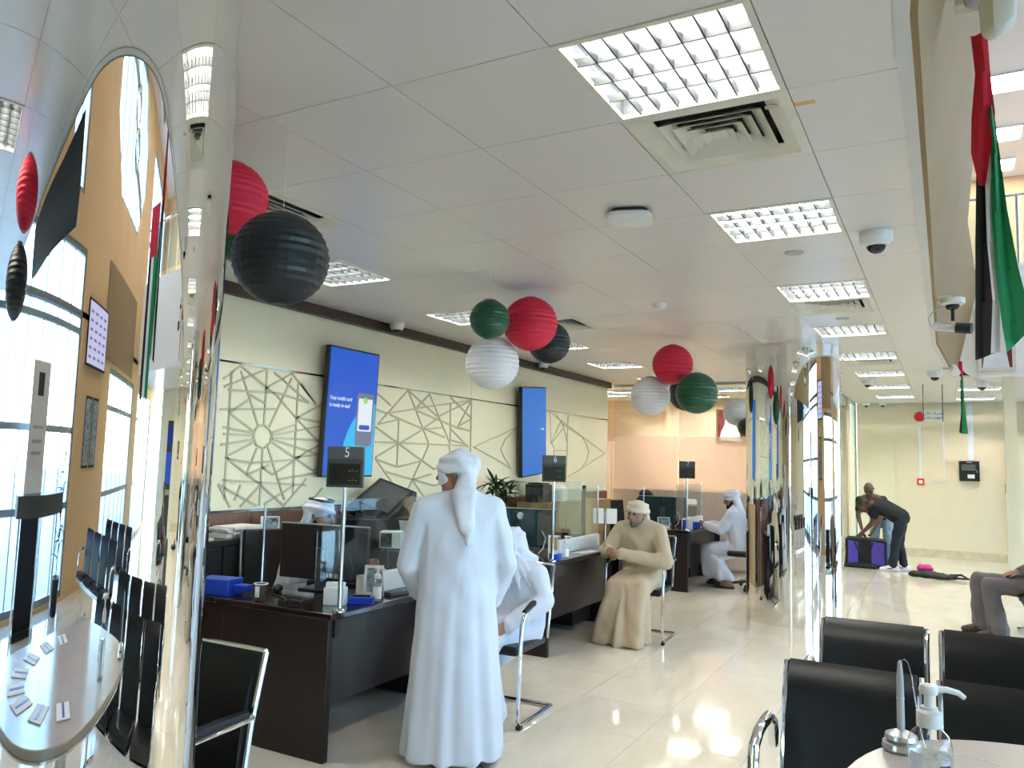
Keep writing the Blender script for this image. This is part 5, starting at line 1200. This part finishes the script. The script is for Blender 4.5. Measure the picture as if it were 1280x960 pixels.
# standing man in white, seen from behind
def standing_man():
    bx, by = -2.29, 3.62; F = V((-0.62, 0.785, 0)); R = V((0.785, 0.62, 0)); b = V((bx, by, 0)); Z = lambda z: V((0, 0, z))
    hf = (F*0.45-R*0.89)
    J = dict(pelvis=b+Z(0.86), chest=b+Z(1.16), neck=b+F*0.02+Z(1.345), head=b+F*0.035-R*0.02+Z(1.475), hf=hf,
             sL=b-R*0.185+Z(1.285), sR=b+R*0.185+Z(1.285), eL=b-R*0.265+F*0.03+Z(1.00), wL=b-R*0.195+F*0.20+Z(0.83),
             eR=b+R*0.255-F*0.02+Z(1.01), wR=b+R*0.215+F*0.13+Z(0.80), hL=b-R*0.09+Z(0.82), hR=b+R*0.09+Z(0.82),
             kL=b-R*0.10+F*0.02+Z(0.44), kR=b+R*0.10+F*0.02+Z(0.44), aL=b-R*0.10-F*0.02+Z(0.08), aR=b+R*0.165-F*0.05+Z(0.08), tf=F, nL=R, nR=-R, curl=0.6)
    p = person('man standing with his back turned in long white robe and wrapped white headscarf', (bx, by))
    g, H = body(J, 'skin', b, p)
    mb = MB(); robe_top(mb, g, 1.0)
    c0 = V((0, 0, 0))
    mb.hull(ring(c0, R, F, 0.185, 0.125, 0.90)+ring(c0, R, F, 0.255, 0.20, 0.05, 18, 0.015))
    mb.hull([(g['chest'], 0.15), (g['chest']-V((0, 0, 0.1))-R*0.06, 0.13), (g['chest']-V((0, 0, 0.1))+R*0.06, 0.13)]+ring(c0, R, F, 0.185, 0.125, 0.86))
    remesh(mb, 'robe', 'cloth', 0.0105, 6, p, (lambda co, nn: vfold(0.010, 9, 0, 0, 0.95, 0.05)(co, nn)+0.0035*np.sin((co @ np.array([R.x, R.y, 0]))*34-co[:, 2]*22+1.5*np.sin(co[:, 2]*9))*np.clip((co[:, 2]-0.75)/0.2, 0, 1)))
    c, f, u, r = H; mb = MB(); scarf_wrap(mb, H, 1.0)
    mb.hull([(c+u*0.12-f*0.02, 0.03), (c+u*0.07-f*0.09, 0.045), (c+u*0.02-f*0.07+r*0.05, 0.05), (c+u*0.02-f*0.07-r*0.05, 0.05)])
    t0 = c-f*0.06-u*0.03; bk = V((0, 0, 0))-F*0.155
    mb.hull([(c+u*0.03-f*0.075-r*0.02, 0.05), (t0+r*0.02, 0.045), (V((0, 0, 1.36))-F*0.10+R*0.03, 0.04), (V((0, 0, 1.36))-F*0.10-R*0.02, 0.04)])
    mb.hull([(V((0, 0, 1.38))-F*0.11+R*0.045, 0.035), (V((0, 0, 1.38))-F*0.11-R*0.02, 0.035), (V((0, 0, 1.20))-F*0.145+R*0.04, 0.025), (V((0, 0, 1.20))-F*0.145+R*0.005, 0.025)])
    mb.hull([(V((0, 0, 1.22))-F*0.15+R*0.03, 0.025), (V((0, 0, 1.12))-F*0.148+R*0.03, 0.014)])
    remesh(mb, 'headscarf', 'scarf', 0.008, 3, p, wrinkle(0.0045))
    mb = MB(); mb.hull([(c+f*0.075+u*0.06+r*0.02, 0.02), (c+f*0.085+u*0.04-r*0.03, 0.016), (c+f*0.07-u*0.05-r*0.062, 0.012), (c+f*0.03-u*0.03-r*0.075, 0.012)])
    remesh(mb, 'scarf_end', 'scarf', 0.008, 2, p, wrinkle(0.003))
    for s, k in (('L', -1), ('R', 1)):
        a = g['a'+s]; q = MB().hull([(V((a.x, a.y, 0.02))-F*0.075, 0.02), (V((a.x, a.y, 0.02))+F*0.17, 0.02), (V((a.x, a.y, 0.02))+F*0.06+R*0.03, 0.022), (V((a.x, a.y, 0.02))+F*0.06-R*0.03, 0.022)])
        q.hull([(V((a.x, a.y, 0.075))+F*0.08+R*0.04, 0.014), (V((a.x, a.y, 0.075))+F*0.08-R*0.04, 0.014), (V((a.x, a.y, 0.03))+F*0.12, 0.04)]); q.hull([(V((a.x, a.y, 0.05))-F*0.075, 0.016), (V((a.x, a.y, 0.03))-F*0.06+R*0.035, 0.014), (V((a.x, a.y, 0.03))-F*0.06-R*0.035, 0.014)])
        remesh(q, 'sandal', 'sandal', 0.008, 2, p)
standing_man()

def seated(lb, base, F, pel, lean, headz, hf, arms, feet, cloth, scarfm, skin, spread=0.13, hem=0.07, extra=None, beard=None, sandals='brownleather', agal=False, fat=1.05, knee=None, voxel=0.0115, hemf=0.06, famp=0.010, slump=1.0):
    F = V((F[0], F[1], 0)).normalized(); R = V((F.y, -F.x, 0)); b = V((base[0], base[1], 0)); Z = lambda z: V((0, 0, z))
    pelv = b+Z(pel); ch_ = b+F*lean*0.55+Z(pel+0.30*slump); nk = b+F*lean*0.9+Z(pel+0.465*slump); hd = b+F*(lean*1.0+0.03)+Z(headz)
    kn = knee if knee else (b+F*0.42-R*spread*0.9+Z(0.47), b+F*0.42+R*spread*0.9+Z(0.47))
    J = dict(pelvis=pelv, chest=ch_, neck=nk, head=hd, hf=hf, sL=b+F*lean*0.8-R*0.19+Z(pel+0.405*slump), sR=b+F*lean*0.8+R*0.19+Z(pel+0.405*slump),
             eL=V(arms[0]), wL=V(arms[1]), eR=V(arms[2]), wR=V(arms[3]), hL=b-R*0.09+Z(pel-0.02), hR=b+R*0.09+Z(pel-0.02),
             kL=V(kn[0]), kR=V(kn[1]), aL=V(feet[0]), aR=V(feet[1]), tf=F, nL=R, nR=-R, curl=0.75)
    p = person(lb, base); g, H = body(J, skin, b, p)
    if cloth:
        mb = MB(); robe_top(mb, g, fat)
        mb.hull([(g['hL'], 0.115), (g['hR'], 0.115), (g['kL'], 0.075), (g['kR'], 0.075)])
        fl = [(g['kL'], 0.075), (g['kR'], 0.075)]
        for s, sg in (('L', -1), ('R', 1)):
            a = g['a'+s]; q = V((a.x, a.y, hem))
            fl += [(q+F*hemf+R*sg*0.06, 0.03), (q-F*0.07+R*sg*0.05, 0.03)]
            kq = g['k'+s]; fl += [(V((kq.x, kq.y, hem+0.04))+R*sg*0.03, 0.035)]
        mb.hull(fl); mb.hull([(g['hL'], 0.10), (g['hR'], 0.10), (lerp(g['hL'], g['kL'], 0.6)-V((0, 0, 0.1)), 0.06), (lerp(g['hR'], g['kR'], 0.6)-V((0, 0, 0.1)), 0.06)])
        cx = (g['aL'].x+g['aR'].x)/2; cy = (g['aL'].y+g['aR'].y)/2
        vf = vfold(famp, 7, cx, cy, 0.50, 0.08); wr = wrinkle(0.0035)
        remesh(mb, 'robe', cloth, voxel, 5, p, lambda co, nn: vf(co, nn)+wr(co, nn))
    c, f, u, r = H
    if scarfm:
        mb = MB(); scarf_wrap(mb, H, 1.0)
        if extra: extra(mb, H, g, F, R)
        remesh(mb, 'headscarf', scarfm, 0.008, 3, p, wrinkle(0.004))
    if agal:
        MB().tube([c+u*0.115+r*math.cos(t)*0.072+f*math.sin(t)*0.083 for t in [a*PI/10 for a in range(20)]], 0.011, 8, True).build('head_cord', 'blackmatte', p)
    if beard:
        mb = MB().hull([(c+f*0.066-u*0.086, 0.03), (c+f*0.03-u*0.07+r*0.044, 0.018), (c+f*0.03-u*0.07-r*0.044, 0.018), (c+f*0.0-u*0.03+r*0.066, 0.012), (c+f*0.0-u*0.03-r*0.066, 0.012), (c+f*0.075-u*0.068, 0.018)])
        mb.hull([(c+f*0.094-u*0.036+r*0.02, 0.006), (c+f*0.094-u*0.036-r*0.02, 0.006), (c+f*0.098-u*0.034, 0.006)], 6)
        remesh(mb, 'beard', beard, 0.006, 1, p)
    if sandals:
        for s in 'LR':
            a = g['a'+s]; q = MB().hull([(V((a.x, a.y, 0.018))-F*0.075, 0.018), (V((a.x, a.y, 0.018))+F*0.17, 0.018), (V((a.x, a.y, 0.02))+F*0.08+R*0.028, 0.02), (V((a.x, a.y, 0.02))+F*0.08-R*0.028, 0.02)])
            q.hull([(V((a.x, a.y, 0.07))+F*0.09+R*0.036, 0.012), (V((a.x, a.y, 0.07))+F*0.09-R*0.036, 0.012), (V((a.x, a.y, 0.03))+F*0.13, 0.035)])
            remesh(q, 'sandal', sandals, 0.008, 1, p)
    return p, g, H

def drape(mb, H, g, F, R):      # scarf falling over neck and back
    c, f, u, r = H
    mb.hull([(c-f*0.05+u*0.02+r*0.06, 0.04), (c-f*0.05+u*0.02-r*0.06, 0.04), (g['neck']-F*0.07+R*0.07, 0.035), (g['neck']-F*0.07-R*0.07, 0.035), (g['neck']-F*0.13+V((0, 0, -0.14)), 0.03)])
def bundle(mb, H, g, F, R):      # scarf gathered in a knot, its folds fanning down over the shoulder
    c = H[0]; cd = V((0.466, -0.885, 0)); rt = V((0.885, 0.466, 0)); Z = lambda z: V((0, 0, z))
    mb.tube([c+cd*0.095-rt*0.02+Z(0.015)+rt*0.045*math.cos(t)+Z(0.05*math.sin(t)) for t in [k*PI/8 for k in range(16)]], 0.02, 8, True)
    for a in (-1.0, -0.6, -0.2, 0.2, 0.6, 1.0):
        mb.tube([c+cd*0.105+rt*(0.05*a-0.01)-Z(0.03), c+cd*0.13+rt*(0.11*a+0.01)-Z(0.12), c+cd*0.135+rt*(0.17*a+0.03)-Z(0.24-0.03*abs(a))], [0.018, 0.024, 0.012], 8)
    mb.hull([(c+cd*0.05+rt*0.06-Z(0.02), 0.04), (c+cd*0.03+rt*0.17-Z(0.05), 0.014), (c+cd*0.05+rt*0.13-Z(0.17), 0.03)])
    mb.hull([(c+cd*0.05-Z(0.02), 0.05), (c+cd*0.09-rt*0.09-Z(0.18), 0.03), (c+cd*0.09+rt*0.11-Z(0.18), 0.03)])
# seated man in white beside the standing man
b2 = (-2.44, 4.60)
seated('man in white seated hunched beside desk five behind the standing man', b2, (-0.25, -0.97), 0.53, 0.06, 1.00, (-0.85, -0.1, -0.4),
       ((-2.20, 4.50, 0.70), (-2.33, 4.28, 0.58), (-2.70, 4.44, 0.72), (-2.58, 4.26, 0.60)), ((-2.38, 4.14, 0.08), (-2.60, 4.16, 0.08)),
       'cloth', 'scarf', 'skin', extra=bundle, slump=0.80, fat=0.98)
# man in beige
b3 = (-2.47, 7.12)
seated('bearded man in beige robe and headscarf seated with clasped hands', b3, (-0.10, -0.995), 0.545, 0.13, 1.10, (-0.30, -0.95, -0.03),
       ((-2.19, 6.90, 0.70), (-2.56, 6.765, 0.755), (-2.79, 6.96, 0.74), (-2.70, 6.80, 0.765)), ((-2.37, 6.70, 0.08), (-2.62, 6.72, 0.08)),
       'beigecloth', 'beigescarf', 'skin', beard='beard', knee=((-2.35, 6.72, 0.49), (-2.62, 6.74, 0.48)), hem=0.03, hemf=0.19, famp=0.018, spread=0.15,
       extra=lambda mb, H, g, F, R: mb.hull([(H[0]-H[1]*0.07-H[2]*0.02-H[3]*0.02, 0.03), (g['neck']-F*0.05-R*0.06, 0.03), (H[0]-H[1]*0.05+H[2]*0.03-H[3]*0.06, 0.03)]))
# man in white at the farthest desk
b4 = (-2.36, 10.55)
seated('man in white robe and headscarf seated in profile at the farthest desk', b4, (-1, 0), 0.54, 0.08, 1.125, (-1.0, -0.05, -0.22),
       ((-2.56, 10.33, 0.74), (-2.76, 10.40, 0.79), (-2.56, 10.76, 0.74), (-2.76, 10.66, 0.79)), ((-2.50, 10.42, 0.08), (-2.66, 10.68, 0.08)),
       'cloth', 'scarf', 'skin', beard='darkbeard', extra=drape, hem=0.13, sandals='black')
# clerk at desk five
bC = (-4.0, 4.18)
seated('clerk in white headscarf with black cord seated behind desk five', bC, (0.90, 0.42), 0.545, 0.14, 1.135, (0.93, 0.35, -0.1),
       ((-3.84, 4.42, 0.76), (-3.66, 4.50, 0.79), (-3.75, 3.98, 0.76), (-3.62, 4.12, 0.79)), ((-3.60, 4.42, 0.08), (-3.58, 4.18, 0.08)),
       'cloth', 'scarf', 'skin', beard='darkbeard', extra=drape, agal=True, sandals='black', knee=((-3.62, 4.43, 0.48), (-3.60, 4.20, 0.48)))
# person in black at the farthest desk
seated('person in black robe and black headscarf bent over the farthest desk', (-3.98, 10.95), (1, 0.1), 0.53, 0.16, 1.06, (0.9, -0.2, -0.4),
       ((-3.82, 11.15, 0.76), (-3.68, 11.15, 0.79), (-3.80, 10.72, 0.76), (-3.68, 10.68, 0.80)), ((-3.62, 11.05, 0.08), (-3.62, 10.85, 0.08)),
       'blackcloth', 'blackcloth', 'skin', extra=drape, sandals='black')

def dressed(lb, base, J, skin, shirt, trousers, shoes, sleeve=0.55, hair=None, voxel=0.011, kk=1.0):
    b = V((base[0], base[1], 0)); p = person(lb, base); g, H = body(J, skin, b, p)
    mb = MB()
    mb.hull([(g['neck']-(g['neck']-g['chest']).normalized()*0.03, 0.062), (g['sL'], 0.062), (g['sR'], 0.062), (g['chest'], 0.130)])
    mb.hull([(g['chest'], 0.135), (lerp(g['sL'], g['chest'], 0.4), 0.095), (lerp(g['sR'], g['chest'], 0.4), 0.095), (g['pelvis'], 0.132), (lerp(g['hL'], g['pelvis'], 0.3), 0.115), (lerp(g['hR'], g['pelvis'], 0.3), 0.115)])
    for s in 'LR':
        if sleeve <= 1: mb.hull([(g['s'+s], 0.066), (lerp(g['s'+s], g['e'+s], sleeve), 0.060)])
        else: mb.hull([(g['s'+s], 0.066), (g['e'+s], 0.056)]); mb.hull([(g['e'+s], 0.056), (lerp(g['e'+s], g['w'+s], 0.92), 0.042)])
    remesh(mb, 'shirt', shirt, voxel, 4, p, wrinkle(0.004))
    mb = MB(); mb.hull([(g['pelvis']-V((0, 0, 0.02)), 0.125), (g['hL'], 0.10), (g['hR'], 0.10)])
    for s in 'LR':
        mb.hull([(g['h'+s], 0.10), (g['k'+s], 0.075)]); a = g['a'+s]; mb.hull([(g['k'+s], 0.074), (V((a.x, a.y, 0.10)), 0.064*kk)])
    remesh(mb, 'trousers', trousers, voxel, 4, p, wrinkle(0.004))
    for s in 'LR':
        a = g['a'+s]; t = V(J.get('t'+s, J['tf'])).normalized(); w_ = V((-t.y, t.x, 0)); z3 = lambda z: V((a.x, a.y, z))
        q = MB().hull([(z3(0.04)-t*0.06, 0.04), (z3(0.07), 0.042), (z3(0.04)+t*0.10+w_*0.02, 0.036), (z3(0.04)+t*0.10-w_*0.02, 0.036), (z3(0.032)+t*0.17, 0.030)])
        sh = remesh(q, 'shoe', shoes, 0.009, 1, p)
        MB().hull([(z3(0.012)-t*0.08, 0.012), (z3(0.012)+t*0.18, 0.012), (z3(0.012)+t*0.08+w_*0.035, 0.012), (z3(0.012)+t*0.08-w_*0.035, 0.012)]).build('sole', 'paper' if shoes == 'fwhite' else 'black', sh)
        if shoes == 'fwhite': MB().hull([(z3(0.05)+t*0.02+w_*0.05, 0.010), (z3(0.045)+t*0.09+w_*0.045, 0.010), (z3(0.05)+t*0.02-w_*0.05, 0.010), (z3(0.045)+t*0.09-w_*0.045, 0.010)]).build('pink_flash', 'pink', sh)
    c, f, u, r = H
    if hair:
        M_ = Matrix((r, f, u)).transposed(); MB().ell(c+u*0.034-f*0.012, (0.079, 0.094, 0.090), 16, 10, M_).build('hair', hair, p)
    return p, g, H
zx = lambda x, y, z: (x, y, z)
dressed('man in black shirt and dark jeans bending over the purple holdall', (-0.72, 13.98),
    dict(pelvis=(-0.64, 13.99, 0.84), chest=(-0.92, 13.97, 1.00), neck=(-1.06, 13.95, 1.02), head=(-1.16, 13.93, 0.99), hf=(-0.55, -0.1, -0.8), hu=(-0.7, 0, 0.6),
         sL=(-1.0, 13.80, 0.985), sR=(-1.0, 14.12, 0.985), eL=(-1.03, 13.83, 0.74), wL=(-1.19, 13.93, 0.57), eR=(-1.05, 14.12, 0.74), wR=(-1.20, 14.12, 0.57),
         hL=(-0.64, 13.90, 0.80), hR=(-0.64, 14.08, 0.80), kL=(-0.72, 13.88, 0.44), kR=(-0.68, 14.10, 0.44), aL=(-0.76, 13.84, 0.08), aR=(-0.62, 14.06, 0.08), tf=(-1, -0.15, 0), nL=(-0.5, 0.5, 0), nR=(-0.5, -0.5, 0)),
    'skindark', 'blackcloth', 'navy', 'fwhite', 0.6, 'blackmatte')
dressed('bald man in black shirt and faded jeans leaning behind the purple holdall', (-1.02, 14.80),
    dict(pelvis=(-0.98, 14.86, 0.80), chest=(-1.08, 14.66, 1.00), neck=(-1.12, 14.56, 1.13), head=(-1.14, 14.50, 1.245), hf=(-0.1, -0.75, -0.6), hu=(0, -0.4, 0.9),
         sL=(-0.93, 14.60, 1.08), sR=(-1.29, 14.58, 1.06), eL=(-0.96, 14.50, 0.80), wL=(-1.06, 14.42, 0.60), eR=(-1.31, 14.50, 0.80), wR=(-1.25, 14.40, 0.60),
         hL=(-0.89, 14.86, 0.78), hR=(-1.07, 14.86, 0.78), kL=(-0.88, 14.72, 0.44), kR=(-1.08, 14.72, 0.44), aL=(-0.88, 14.84, 0.08), aR=(-1.08, 14.84, 0.08), tf=(0, -1, 0), nL=(-0.5, 0, -0.3), nR=(0.5, 0, -0.3)),
    'skindark', 'blackcloth', 'jeans', 'black', 0.6, None)
dressed('person in grey shirt and wide grey trousers seated at the beam seats', (0.66, 9.12),
    dict(pelvis=(0.76, 9.12, 0.50), chest=(0.88, 9.14, 0.78), neck=(0.93, 9.14, 0.97), head=(0.92, 9.13, 1.10), hf=(-0.9, -0.4, -0.1),
         sL=(0.92, 8.94, 0.91), sR=(0.89, 9.33, 0.91), eL=(0.82, 8.88, 0.67), wL=(0.60, 9.0, 0.62), eR=(0.78, 9.36, 0.67), wR=(0.58, 9.2, 0.62),
         hL=(0.74, 9.03, 0.48), hR=(0.74, 9.21, 0.48), kL=(0.33, 8.95, 0.50), kR=(0.25, 9.20, 0.52), aL=(0.40, 8.94, 0.09), aR=(0.28, 9.22, 0.09), tf=(-0.95, -0.3, 0), nL=(0, 0, -1), nR=(0, 0, -1)),
    'skin', 'greycloth', 'greycloth', 'brownleather', 2.0, 'blackmatte', kk=1.5)
